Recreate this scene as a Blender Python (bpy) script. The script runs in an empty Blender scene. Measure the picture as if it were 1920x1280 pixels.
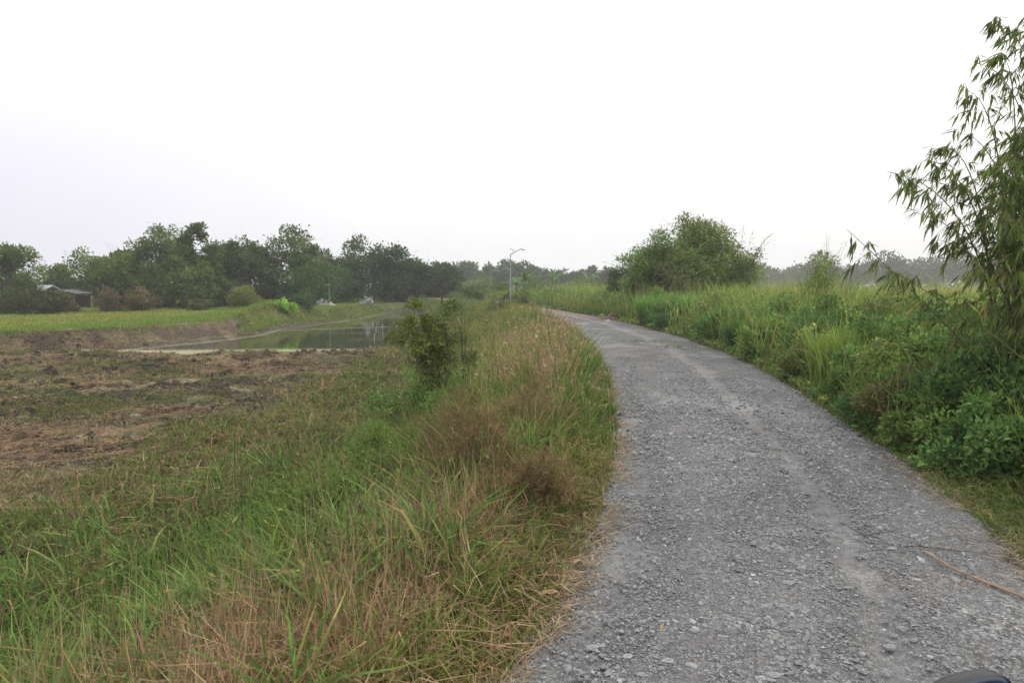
import bpy, math, random
import numpy as np
rng = np.random.default_rng(7)
random.seed(7)
S = bpy.context.scene
COL = S.collection
PI = math.pi

# ------------------------------------------------------------------ camera
CAM_H = 2.2
FPX = 1280.0
PITCH = math.atan(110 / FPX)
cd = bpy.data.cameras.new('camera')
cam = bpy.data.objects.new('camera', cd)
COL.objects.link(cam)
cam.location = (0, 0, CAM_H)
cam.rotation_euler = (PI / 2 - PITCH, 0, 0)
cd.sensor_width = 36.0
cd.lens = 24.0
cd.clip_start = 0.05
cd.clip_end = 3000
cd.dof.use_dof = True
cd.dof.focus_distance = 11.0
cd.dof.aperture_fstop = 5.6
S.camera = cam

# ------------------------------------------------------------------ world, sun, exposure
SUN_EL, SUN_ROT = math.radians(34), math.radians(62)
w = bpy.data.worlds.new('World')
S.world = w
w.use_nodes = True
nt = w.node_tree
nt.nodes.clear()
N = nt.nodes.new
out = N('ShaderNodeOutputWorld'); bg = N('ShaderNodeBackground')
sky = N('ShaderNodeTexSky'); sky.sky_type = 'NISHITA'; sky.sun_disc = False
sky.sun_elevation = SUN_EL; sky.sun_rotation = SUN_ROT; sky.dust_density = 6.0; sky.air_density = 1.2
scl = N('ShaderNodeVectorMath'); scl.operation = 'SCALE'; scl.inputs['Scale'].default_value = 0.09
tc = N('ShaderNodeTexCoord'); sep = N('ShaderNodeSeparateXYZ')
ramp = N('ShaderNodeValToRGB')
ramp.color_ramp.elements[0].position = 0.0; ramp.color_ramp.elements[0].color = (.66, .66, .68, 1)
ramp.color_ramp.elements[1].position = 0.55; ramp.color_ramp.elements[1].color = (1.15, 1.15, 1.15, 1)
e = ramp.color_ramp.elements.new(0.16); e.color = (.74, .74, .745, 1)
nz = N('ShaderNodeTexNoise'); nz.inputs['Scale'].default_value = 1.6; nz.inputs['Detail'].default_value = 4
lav = N('ShaderNodeMapRange'); lav.inputs[1].default_value = -0.75; lav.inputs[2].default_value = -0.2
lav.inputs[3].default_value = 1.0; lav.inputs[4].default_value = 0.0
lmul = N('ShaderNodeMixRGB'); lmul.blend_type = 'MULTIPLY'; lmul.inputs[2].default_value = (.86, .84, .97, 1)
cl = N('ShaderNodeMapRange'); cl.inputs[1].default_value = .3; cl.inputs[2].default_value = .7
cl.inputs[3].default_value = .95; cl.inputs[4].default_value = 1.05
cmul = N('ShaderNodeVectorMath'); cmul.operation = 'SCALE'
mix = N('ShaderNodeMixRGB'); mix.inputs[0].default_value = .88
lk = nt.links.new
lk(tc.outputs['Generated'], sep.inputs[0]); lk(sep.outputs['Z'], ramp.inputs[0])
lk(sep.outputs['X'], lav.inputs[0]); lk(lav.outputs[0], lmul.inputs[0]); lk(ramp.outputs[0], lmul.inputs[1])
lk(tc.outputs['Generated'], nz.inputs['Vector']); lk(nz.outputs[0], cl.inputs[0])
lk(lmul.outputs[0], cmul.inputs[0]); lk(cl.outputs[0], cmul.inputs['Scale'])
lk(sky.outputs[0], scl.inputs[0]); lk(scl.outputs[0], mix.inputs[1]); lk(cmul.outputs[0], mix.inputs[2])
lk(mix.outputs[0], bg.inputs[0]); bg.inputs[1].default_value = 1.0
lk(bg.outputs[0], out.inputs[0])

sd = bpy.data.lights.new('sun', 'SUN'); sd.energy = 0.8; sd.angle = math.radians(18); sd.color = (1, .93, .84)
sun = bpy.data.objects.new('sun', sd); COL.objects.link(sun)
sun.rotation_euler = (PI / 2 - SUN_EL, 0, -SUN_ROT + PI)
# the sun stands at azimuth SUN_ROT clockwise from +Y: ahead and to the right
S.view_settings.view_transform = 'Standard'
S.view_settings.look = 'None'
S.view_settings.exposure = 0.65
S.view_settings.gamma = 1.0
S.render.engine = 'CYCLES'
S.cycles.max_bounces = 7
S.cycles.transparent_max_bounces = 4
S.cycles.volume_bounces = 1

# ------------------------------------------------------------------ helpers
def _h(ix, iy, seed):
    n = (ix * 374761393 + iy * 668265263 + seed * 974711) & 0x7fffffff
    n = ((n ^ (n >> 13)) * 1274126177) & 0x7fffffff
    n = n ^ (n >> 16)
    return (n & 0xffff) / 65535.0

def vnoise(x, y, s=1.0, seed=0):
    x = np.asarray(x, float) / s + 1000.0; y = np.asarray(y, float) / s + 1000.0
    ix = np.floor(x).astype(np.int64); iy = np.floor(y).astype(np.int64)
    fx = x - ix; fy = y - iy
    fx = fx * fx * (3 - 2 * fx); fy = fy * fy * (3 - 2 * fy)
    a = _h(ix, iy, seed); b = _h(ix + 1, iy, seed); c = _h(ix, iy + 1, seed); d = _h(ix + 1, iy + 1, seed)
    return (a * (1 - fx) + b * fx) * (1 - fy) + (c * (1 - fx) + d * fx) * fy

def fbm(x, y, s=1.0, seed=0, o=3):
    r = 0; a = 1; t = 0
    for i in range(o):
        r = r + a * vnoise(x, y, s / 2 ** i, seed + i * 17); t += a; a *= .5
    return r / t          # 0..1

def sst(t):
    t = np.clip(t, 0, 1); return t * t * (3 - 2 * t)

def lerp(a, b, t): return a + (b - a) * t

def polysd(x, y, poly):
    """signed distance, positive inside"""
    x = np.asarray(x, float); y = np.asarray(y, float)
    d = np.full(x.shape, 1e9); ins = np.zeros(x.shape, bool)
    n = len(poly)
    for i in range(n):
        ax, ay = poly[i]; bx, by = poly[(i + 1) % n]
        ex, ey = bx - ax, by - ay
        t = np.clip(((x - ax) * ex + (y - ay) * ey) / (ex * ex + ey * ey), 0, 1)
        d = np.minimum(d, np.hypot(x - ax - t * ex, y - ay - t * ey))
        if ay != by:
            c = ((ay > y) != (by > y)) & (x < (bx - ax) * (y - ay) / (by - ay) + ax)
            ins ^= c
    return np.where(ins, d, -d)

def build(name, V, F, mat, col=None, parent=None, smooth=False):
    V = np.asarray(V, np.float32).reshape(-1, 3); F = np.asarray(F, np.int32)
    k = F.shape[1]
    me = bpy.data.meshes.new(name)
    me.vertices.add(len(V)); me.vertices.foreach_set('co', V.ravel())
    me.loops.add(F.size); me.loops.foreach_set('vertex_index', F.ravel())
    me.polygons.add(len(F)); me.polygons.foreach_set('loop_start', np.arange(0, F.size, k, dtype=np.int32))
    me.polygons.foreach_set('use_smooth', np.full(len(F), bool(smooth)))
    me.update(calc_edges=True)
    if col is not None:
        c = np.ones((len(V), 4), np.float32); c[:, :3] = np.clip(col, 0, 1)
        a = me.color_attributes.new('col', 'FLOAT_COLOR', 'POINT'); a.data.foreach_set('color', c.ravel())
    me.materials.append(mat)
    o = bpy.data.objects.new(name, me); COL.objects.link(o)
    if parent is not None: o.parent = parent
    return o

class MB:
    def __init__(s): s.V = []; s.F = []; s.C = []; s.n = 0
    def add(s, V, F, C=None):
        V = np.asarray(V, float).reshape(-1, 3); F = np.asarray(F, int)
        s.V.append(V); s.F.append(F + s.n); s.n += len(V)
        if C is None: C = np.ones((len(V), 3)) * .3
        C = np.asarray(C, float)
        if C.ndim == 1: C = np.tile(C, (len(V), 1))
        s.C.append(C)
    def build(s, name, mat, parent=None, smooth=False):
        return build(name, np.concatenate(s.V), np.concatenate(s.F), mat, np.concatenate(s.C), parent, smooth)

def tag(o, label=None, cat=None, group=None, kind=None):
    if label: o['label'] = label
    if cat: o['category'] = cat
    if group: o['group'] = group
    if kind: o['kind'] = kind
    return o

def empty(name, loc, label, cat, group=None, rz=0):
    o = bpy.data.objects.new(name, None); COL.objects.link(o); o.location = loc; o.rotation_euler.z = rz
    o.empty_display_size = .2
    return tag(o, label, cat, group)

def W(px, py, D):
    """world point seen at photo pixel px,py and depth D (metres north of the camera)"""
    y = -(py - 640) / FPX; x = (px - 960) / FPX
    dy = math.cos(PITCH) + math.sin(PITCH) * y; dz = -math.sin(PITCH) + math.cos(PITCH) * y
    return np.array([x * D / dy, D, CAM_H + dz * D / dy])

def nrm(v): return v / np.maximum(np.linalg.norm(v, axis=-1, keepdims=True), 1e-9)

def tube(P, R, n=6):
    P = np.asarray(P, float); R = np.asarray(R, float); m = len(P)
    T = nrm(np.gradient(P, axis=0))
    up = np.array([0, 0, 1.0]) if abs(T[0][2]) < .9 else np.array([1.0, 0, 0])
    A = nrm(np.cross(T, up)); B = np.cross(T, A)
    a = np.arange(n) * 2 * PI / n
    V = P[:, None] + R[:, None, None] * (np.cos(a)[None, :, None] * A[:, None] + np.sin(a)[None, :, None] * B[:, None])
    i = np.arange(m - 1)[:, None] * n; j = np.arange(n)[None]; j2 = (j + 1) % n
    F = np.stack([i + j, i + j2, i + n + j2, i + n + j], -1).reshape(-1, 4)
    return V.reshape(-1, 3), F

def box(c, s, rz=0, bev=0):
    x, y, z = np.array(s) / 2
    V = np.array([[-x, -y, -z], [x, -y, -z], [x, y, -z], [-x, y, -z], [-x, -y, z], [x, -y, z], [x, y, z], [-x, y, z]])
    ca, sa = math.cos(rz), math.sin(rz)
    V = np.stack([V[:, 0] * ca - V[:, 1] * sa, V[:, 0] * sa + V[:, 1] * ca, V[:, 2]], 1) + np.array(c)
    F = [[0, 3, 2, 1], [4, 5, 6, 7], [0, 1, 5, 4], [1, 2, 6, 5], [2, 3, 7, 6], [3, 0, 4, 7]]
    return V, F

def blades(mb, P, h, wd, az, lean, droop, cb, ct, seg=3, kink=0.0):
    n = len(P)
    if n == 0: return
    h = np.broadcast_to(h, n); wd = np.broadcast_to(wd, n); lean = np.broadcast_to(lean, n); droop = np.broadcast_to(droop, n)
    t = np.linspace(0, 1, seg + 1)
    dx = np.cos(az); dy = np.sin(az)
    tw = az + PI / 2 + rng.normal(0, .5, n)
    off = h[:, None] * lean[:, None] * t[None] ** 1.6
    z = h[:, None] * (t[None] - droop[:, None] * t[None] ** 2.6)
    C = P[:, None, :] + np.stack([dx[:, None] * off, dy[:, None] * off, z], -1)
    if kink > 0:
        K = rng.normal(0, 1, (n, seg + 1, 3)) * kink * h[:, None, None]; K[:, 0] = 0
        C = C + K
    prof = {1: [1, .3], 2: [.8, 1, .1], 3: [.75, 1, .75, .06], 4: [.7, 1, .9, .6, .05]}[seg]
    wv = np.stack([np.cos(tw), np.sin(tw), rng.normal(0, .35, n)], -1)
    hw = .5 * wd[:, None, None] * np.array(prof)[None, :, None] * wv[:, None, :]
    V = np.stack([C - hw, C + hw], 2).reshape(n, -1, 3)
    k = (seg + 1) * 2
    b = (np.arange(n) * k)[:, None, None] + (np.arange(seg) * 2)[None, :, None]
    F = (b + np.array([0, 1, 3, 2])[None, None]).reshape(-1, 4)
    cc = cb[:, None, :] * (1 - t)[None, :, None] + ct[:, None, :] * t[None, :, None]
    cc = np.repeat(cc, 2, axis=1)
    mb.add(V.reshape(-1, 3), F, cc.reshape(-1, 3))

def leaves(mb, P, D, L, Wd, col, wide=.42, fold=.18, sag=0.0):
    """one folded kite-shaped leaf per point"""
    n = len(P)
    if n == 0: return
    D = nrm(D); L = np.broadcast_to(L, n)[:, None]; Wd = np.broadcast_to(Wd, n)[:, None]
    R = nrm(np.cross(D, rng.normal(0, 1, (n, 3)) + np.array([0, 0, 1.6])))
    U = np.cross(R, D)
    m = P + D * L * wide
    V = np.stack([P, m - R * Wd * .5 + U * Wd * fold, P + D * L - np.array([0, 0, 1.0]) * L * sag, m + R * Wd * .5 + U * Wd * fold], 1)
    F = (np.arange(n) * 4)[:, None] + np.arange(4)[None]
    mb.add(V.reshape(-1, 3), F, np.repeat(col, 4, axis=0))

def vary(base, n, v=.18, hue=.08):
    base = np.asarray(base, float)
    f = np.exp(rng.normal(0, v, (n, 1)))
    return np.clip(base * f * (1 + rng.normal(0, hue, (n, 3))), 0, 1)

def rdir(n, zb=0.0):
    v = rng.normal(0, 1, (n, 3)); v[:, 2] += zb
    return nrm(v)

# ------------------------------------------------------------------ materials
def attr_mat(name, rough=.55, transl=.3, spec=.3, bump=0, bscale=40, tint=(1, 1, 1)):
    m = bpy.data.materials.new(name); m.use_nodes = True
    t = m.node_tree; t.nodes.clear(); N = t.nodes.new; L = t.links.new
    o = N('ShaderNodeOutputMaterial'); p = N('ShaderNodeBsdfPrincipled')
    a = N('ShaderNodeAttribute'); a.attribute_name = 'col'
    p.inputs['Roughness'].default_value = rough; p.inputs['Specular IOR Level'].default_value = spec
    nz = N('ShaderNodeTexNoise'); nz.inputs['Scale'].default_value = bscale; nz.inputs['Detail'].default_value = 4
    tc = N('ShaderNodeTexCoord'); L(tc.outputs['Object'], nz.inputs['Vector'])
    mr = N('ShaderNodeMapRange'); mr.inputs[1].default_value = .3; mr.inputs[2].default_value = .7
    mr.inputs[3].default_value = .75; mr.inputs[4].default_value = 1.25
    L(nz.outputs[0], mr.inputs[0])
    sc = N('ShaderNodeVectorMath'); sc.operation = 'SCALE'
    tn = N('ShaderNodeVectorMath'); tn.operation = 'MULTIPLY'; tn.inputs[1].default_value = tint
    L(a.outputs['Color'], tn.inputs[0]); L(tn.outputs[0], sc.inputs[0]); L(mr.outputs[0], sc.inputs['Scale'])
    L(sc.outputs[0], p.inputs['Base Color'])
    if bump:
        b = N('ShaderNodeBump'); b.inputs['Strength'].default_value = bump; b.inputs['Distance'].default_value = .02
        L(nz.outputs[0], b.inputs['Height']); L(b.outputs[0], p.inputs['Normal'])
    if transl:
        tr = N('ShaderNodeBsdfTranslucent'); L(sc.outputs[0], tr.inputs[0])
        mx = N('ShaderNodeMixShader'); mx.inputs[0].default_value = transl
        L(p.outputs[0], mx.inputs[1]); L(tr.outputs[0], mx.inputs[2]); L(mx.outputs[0], o.inputs[0])
    else:
        L(p.outputs[0], o.inputs[0])
    return m

M_LEAF = attr_mat('leaf', .55, .35, .14, bscale=3, tint=(1.22, 1.30, .95))
M_GRASS = attr_mat('grass_blade', .6, .35, .10, bscale=6, tint=(1.28, 1.36, .92))
M_STRAW = attr_mat('straw', .8, .2, .06, bscale=8, tint=(1.12, 1.10, 1.0))
M_BARK = attr_mat('bark', .9, 0, .1, bump=.6, bscale=25)
M_STONE = attr_mat('stone', .85, 0, .25, bump=.5, bscale=60)
M_METAL = attr_mat('galvanised_metal', .45, 0, .5, bscale=5)
M_PLASTER = attr_mat('plaster', .9, 0, .2, bump=.2, bscale=4)

def ground_mat():
    m = bpy.data.materials.new('earth'); m.use_nodes = True
    t = m.node_tree; t.nodes.clear(); N = t.nodes.new; L = t.links.new
    o = N('ShaderNodeOutputMaterial'); p = N('ShaderNodeBsdfPrincipled'); L(p.outputs[0], o.inputs[0])
    a = N('ShaderNodeAttribute'); a.attribute_name = 'col'
    p.inputs['Roughness'].default_value = .95; p.inputs['Specular IOR Level'].default_value = .1
    tc = N('ShaderNodeTexCoord')
    n1 = N('ShaderNodeTexNoise'); n1.inputs['Scale'].default_value = 9; n1.inputs['Detail'].default_value = 8; n1.inputs['Roughness'].default_value = .7
    mp = N('ShaderNodeMapping'); mp.inputs['Scale'].default_value = (1, .6, 1)
    L(tc.outputs['Object'], mp.inputs[0]); L(mp.outputs[0], n1.inputs['Vector'])
    mr = N('ShaderNodeMapRange'); mr.inputs[1].default_value = .35; mr.inputs[2].default_value = .65
    mr.inputs[3].default_value = .5; mr.inputs[4].default_value = 1.5; L(n1.outputs[0], mr.inputs[0])
    sc = N('ShaderNodeVectorMath'); sc.operation = 'SCALE'; L(a.outputs['Color'], sc.inputs[0]); L(mr.outputs[0], sc.inputs['Scale'])
    L(sc.outputs[0], p.inputs['Base Color'])
    b = N('ShaderNodeBump'); b.inputs['Strength'].default_value = .9; b.inputs['Distance'].default_value = .06
    L(n1.outputs[0], b.inputs['Height']); L(b.outputs[0], p.inputs['Normal'])
    return m
M_EARTH = ground_mat()

def road_mat():
    m = bpy.data.materials.new('crushed_stone'); m.use_nodes = True
    t = m.node_tree; t.nodes.clear(); N = t.nodes.new; L = t.links.new
    o = N('ShaderNodeOutputMaterial'); p = N('ShaderNodeBsdfPrincipled'); L(p.outputs[0], o.inputs[0])
    p.inputs['Roughness'].default_value = .88; p.inputs['Specular IOR Level'].default_value = .2
    a = N('ShaderNodeAttribute'); a.attribute_name = 'col'
    tc = N('ShaderNodeTexCoord')
    wn = N('ShaderNodeTexNoise'); wn.inputs['Scale'].default_value = 30; wn.inputs['Detail'].default_value = 5
    ad = N('ShaderNodeVectorMath'); ad.operation = 'SCALE'; ad.inputs['Scale'].default_value = .05
    L(tc.outputs['Object'], wn.inputs['Vector']); L(wn.outputs['Color'], ad.inputs[0])
    sm = N('ShaderNodeVectorMath'); sm.operation = 'ADD'; L(tc.outputs['Object'], sm.inputs[0]); L(ad.outputs[0], sm.inputs[1])
    hs = []; cs = []
    for s_ in (34, 80):
        v = N('ShaderNodeTexVoronoi'); v.inputs['Scale'].default_value = s_; L(sm.outputs[0], v.inputs['Vector'])
        v2 = N('ShaderNodeTexVoronoi'); v2.feature = 'DISTANCE_TO_EDGE'; v2.inputs['Scale'].default_value = s_; L(sm.outputs[0], v2.inputs['Vector'])
        sx = N('ShaderNodeSeparateXYZ'); L(v.outputs['Color'], sx.inputs[0])
        e = N('ShaderNodeMapRange'); e.inputs[1].default_value = 0; e.inputs[2].default_value = .2; e.inputs[3].default_value = .72; e.inputs[4].default_value = 1
        L(v2.outputs['Distance'], e.inputs[0])
        g = N('ShaderNodeMapRange'); g.inputs[3].default_value = .45; g.inputs[4].default_value = 1.75; L(sx.outputs[0], g.inputs[0])
        q = N('ShaderNodeMath'); q.operation = 'MULTIPLY'; L(e.outputs[0], q.inputs[0]); L(g.outputs[0], q.inputs[1])
        cs.append(q)
        hh = N('ShaderNodeMath'); hh.operation = 'MULTIPLY'; L(e.outputs[0], hh.inputs[0]); L(sx.outputs[1], hh.inputs[1]); hs.append(hh)
    big = N('ShaderNodeTexNoise'); big.inputs['Scale'].default_value = 1.3; big.inputs['Detail'].default_value = 9; big.inputs['Roughness'].default_value = .65
    L(tc.outputs['Object'], big.inputs['Vector'])
    sel = N('ShaderNodeMapRange'); sel.inputs[1].default_value = .42; sel.inputs[2].default_value = .58; L(big.outputs[0], sel.inputs[0])
    mx = N('ShaderNodeMix'); L(sel.outputs[0], mx.inputs[0]); L(cs[1].outputs[0], mx.inputs[2]); L(cs[0].outputs[0], mx.inputs[3])
    # smooth tracks (attribute alpha-like channel stored in 'smooth')
    tr = N('ShaderNodeAttribute'); tr.attribute_name = 'worn'
    mt = N('ShaderNodeMix'); L(tr.outputs['Fac'], mt.inputs[0]); L(mx.outputs[0], mt.inputs[2])
    bv = N('ShaderNodeMapRange'); bv.inputs[1].default_value = .3; bv.inputs[2].default_value = .7; bv.inputs[3].default_value = .9; bv.inputs[4].default_value = 1.15
    L(big.outputs[0], bv.inputs[0]); L(bv.outputs[0], mt.inputs[3])
    sc = N('ShaderNodeVectorMath'); sc.operation = 'SCALE'; L(a.outputs['Color'], sc.inputs[0]); L(mt.outputs[0], sc.inputs['Scale'])
    L(sc.outputs[0], p.inputs['Base Color'])
    hm = N('ShaderNodeMix'); L(sel.outputs[0], hm.inputs[0]); L(hs[1].outputs[0], hm.inputs[2]); L(hs[0].outputs[0], hm.inputs[3])
    inv = N('ShaderNodeMapRange'); inv.inputs[3].default_value = 1.0; inv.inputs[4].default_value = .25; L(tr.outputs['Fac'], inv.inputs[0])
    b = N('ShaderNodeBump'); b.inputs['Distance'].default_value = .05; L(inv.outputs[0], b.inputs['Strength'])
    L(hm.outputs[0], b.inputs['Height']); L(b.outputs[0], p.inputs['Normal'])
    return m
M_ROAD = road_mat()

def simple(name, c, rough=.5, metal=0, spec=.5, bump=0, bs=5, bd=.01):
    m = bpy.data.materials.new(name); m.use_nodes = True
    t = m.node_tree; p = t.nodes['Principled BSDF']
    nzz = t.nodes.new('ShaderNodeTexNoise'); nzz.inputs['Scale'].default_value = bs; nzz.inputs['Detail'].default_value = 5
    tcc = t.nodes.new('ShaderNodeTexCoord'); t.links.new(tcc.outputs['Object'], nzz.inputs['Vector'])
    mr = t.nodes.new('ShaderNodeMapRange'); mr.inputs[3].default_value = .8; mr.inputs[4].default_value = 1.2
    sc = t.nodes.new('ShaderNodeVectorMath'); sc.operation = 'SCALE'; sc.inputs[0].default_value = c
    t.links.new(nzz.outputs[0], mr.inputs[0]); t.links.new(mr.outputs[0], sc.inputs['Scale']); t.links.new(sc.outputs[0], p.inputs['Base Color'])
    p.inputs['Roughness'].default_value = rough; p.inputs['Metallic'].default_value = metal; p.inputs['Specular IOR Level'].default_value = spec
    if bump:
        b = t.nodes.new('ShaderNodeBump'); b.inputs['Strength'].default_value = bump; b.inputs['Distance'].default_value = bd
        t.links.new(nzz.outputs[0], b.inputs['Height']); t.links.new(b.outputs[0], p.inputs['Normal'])
    return m

# ------------------------------------------------------------------ terrain
_ry = np.array([-40, -10, 0, 3.6, 5.2, 7.7, 10, 15, 20, 27, 35, 45, 55, 62, 75, 100, 140, 600], float)
_rl = np.array([-19, -6, -1.55, .03, .6, 1.22, 1.6, 2.2, 2.6, 2.9, 2.75, 1.75, 0, -1.8, -6, -15, -30, -220], float)
_rr = np.array([-15.4, -2.4, 2.0, 3.55, 4.05, 4.62, 5.05, 5.95, 6.55, 6.8, 6.45, 5.25, 3.6, 2.2, -1.8, -10.6, -25, -214], float)
_ty = np.arange(-40, 300, .25)
_k = np.exp(-np.linspace(-2, 2, 17) ** 2); _k /= _k.sum()
_tl = np.convolve(np.pad(np.interp(_ty, _ry, _rl), 8, mode='reflect', reflect_type='odd'), _k, 'valid')
_tr = np.convolve(np.pad(np.interp(_ty, _ry, _rr), 8, mode='reflect', reflect_type='odd'), _k, 'valid')
def xL(y): return np.interp(y, _ty, _tl)
def xR(y): return np.interp(y, _ty, _tr)

POND = [(-21, 36.2), (-17, 34.4), (-14, 34.9), (-9, 35.0), (-6.4, 38), (-5.6, 47), (-6.5, 58), (-9, 70), (-11, 84), (-15, 84), (-15.6, 68), (-17.2, 60), (-18.4, 53), (-17.6, 47), (-19, 41.5), (-21, 37.4)]
PLAT = [(-500, -60), (-70, 5), (-40, 22), (-27, 32), (-21.5, 38), (-20.2, 43), (-18.6, 47), (-19.3, 53), (-17.9, 60), (-16.2, 68), (-15.4, 85), (-8, 88), (-6, 130), (-40, 700), (-500, 700)]
WATER_Z = -1.42

def zones(x, y):
    dl = xL(y) - x; dr = x - xR(y)
    return dl, dr

def H(x, y, fine=True):
    x = np.asarray(x, float); y = np.asarray(y, float)
    dl, dr = zones(x, y)
    low = -1.3 * (1 - sst((y - 95) / 60)) - .3 * sst((y - 95) / 60)
    z = low * sst((dl - .5) / 4.6)
    z = z + .45 * sst((dr - .2) / 2.6) - .25 * sst((dr - 9) / 12)
    sp = polysd(x, y, PLAT); sw = polysd(x, y, POND)
    pl = sst((sp + .5 * (fbm(x, y, 3, 5) - .5) * 2) / 1.6)
    z = lerp(z, np.where(dl > 0, -.4 + .12 * (fbm(x, y, 6, 9) - .5), z), pl * (dl > 3))
    z = z + .9 * np.exp(-(((x + 20.2) / 1.9) ** 2 + ((y - 58) / 4.5) ** 2))
    if fine:
        fld = sst((dl - 4.5) / 2) * (1 - pl)
        z = z + fld * (.30 * (fbm(x, y, 3.2, 31) - .5) + .30 * (fbm(x, y * 1.6, .8, 33, 4) - .5) + .12 * (fbm(x, y * 1.3, .3, 35, 2) - .5))
        z = z + fld * .42 * np.exp(-((y - 29.5 - .18 * (x + 10)) / 1.4) ** 2) * sst((x + 17) / 2) * sst((-5 - x) / 2) * (.5 + fbm(x, y, 1.2, 41))
        bankm = pl * (1 - pl) * 4 * (dl > 3)
        z = z + bankm * (.55 * (fbm(x, y, 1.3, 51) - .5) + .30 * (fbm(x, y, .4, 52) - .5))
        vg = sst((dl - .2) / 1.0) + sst((dr - .2) / 1.0)
        z = z + np.clip(vg, 0, 1) * .08 * (fbm(x, y, .8, 61) - .5)
    q = sst((sw + .45 + .4 * (fbm(x, y, 1.5, 71) - .5)) / 1.7); z = lerp(z, np.minimum(z, -1.95), q)
    on = sst((.1 - dl) / .2) * sst((.1 - dr) / .2)
    return z - .05 * on

def terrain():
    A = np.concatenate([np.radians(np.linspace(-52, 52, 820)), np.radians(np.linspace(54, 306, 90))])
    R = np.concatenate([[.0, .5, 1, 1.5, 2.0, 2.5], 2.9 * (520 / 2.9) ** np.linspace(0, 1, 520)])
    na, nr = len(A), len(R)
    x = R[:, None] * np.sin(A)[None]; y = R[:, None] * np.cos(A)[None]
    z = H(x, y)
    dl, dr = zones(x, y)
    sp = polysd(x, y, PLAT); sw = polysd(x, y, POND)
    c = np.zeros(x.shape + (3,))
    def lay(col, m): c[:] = c * (1 - m[..., None]) + np.array(col) * m[..., None]
    one = np.ones_like(x)
    lay((.085, .075, .04), one)
    # field of churned mud with dead matted grass
    n1 = fbm(x, y, 2.5, 101); n2 = fbm(x, y, 1.0, 102); n3 = fbm(x, y * 2.2, 5, 103)
    lay((.215, .175, .11), sst((n2 - .33) / .3))
    lay((.058, .045, .038), sst((n3 - .47) / .08) * .9); lay((.05, .04, .034), sst((fbm(x, y * 1.5, 1.1, 104) - .55) / .06) * .8)
    lay((.21, .125, .082), sst((n1 - .58) / .08) * .7)
    lay((.10, .115, .045), sst((fbm(x, y, 2.5, 107) - .60) / .08) * .6)
    # verges
    v = sst((6.2 - dl) / 2) * (dl > 0); lay((.055, .046, .026), v)
    edge = sst((.7 - dl) / .5) * (dl > -.3) + sst((.8 - dr) / .5) * (dr > -.3)
    lay((.095, .098, .05), np.clip(edge, 0, 1) * .8)
    # plateau grass
    pg = np.maximum(sst((sp - 1.3) / .8), np.exp(-(((x + 20.2) / 2.4) ** 2 + ((y - 58) / 5.5) ** 2)) * 1.6).clip(0, 1) * (dl > 3) * (sw < -.2)
    lay((.115, .16, .045), pg)
    lay((.15, .145, .06), pg * sst((fbm(x, y, 7, 111) - .48) / .1))
    bank = sst((sp + 1) / 1) * (1 - sst((sp - .9) / .8)) * (dl > 3) * (1 - np.exp(-(((x + 20.2) / 3) ** 2 + ((y - 58) / 6) ** 2))) * (1 - sst((y - 46) / 6))
    lay((.085, .065, .052), bank)
    lay((.17, .135, .08), bank * sst((fbm(x, y, 1.2, 113) - .5) / .15) * .8)
    # right side fields
    rf = sst((dr - 1) / 3); lay((.10, .13, .045), rf)
    lay((.15, .16, .06), rf * sst((fbm(x, y, 12, 115) - .45) / .15))
    lay((.26, .20, .13), sst((np.hypot(x, y) - 95) / 20) * (dr > 0) * sst((270 - np.hypot(x, y)) / 30))
    lay((.10, .12, .05), sst((np.hypot(x, y) - 60) / 20) * (dr <= 0) * (sp < 3) * (dl > 1))
    wet = sst((sw + .35) / .3); lay((.07, .062, .045), wet)
    rd = sst((.15 - dl) / .3) * sst((.15 - dr) / .3); lay((.17, .165, .16), rd)
    V = np.stack([x, y, z], -1).reshape(-1, 3)
    i = np.arange(nr - 1)[:, None]; j = np.arange(na)[None]; j2 = (j + 1) % na
    F = np.stack([i * na + j, i * na + j2, (i + 1) * na + j2, (i + 1) * na + j], -1).reshape(-1, 4)[:, ::-1]
    F = F[na:] if False else F
    o = build('ground', V, F, M_EARTH, c.reshape(-1, 3), smooth=True)
    tag(o, kind='structure')
terrain()

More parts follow.
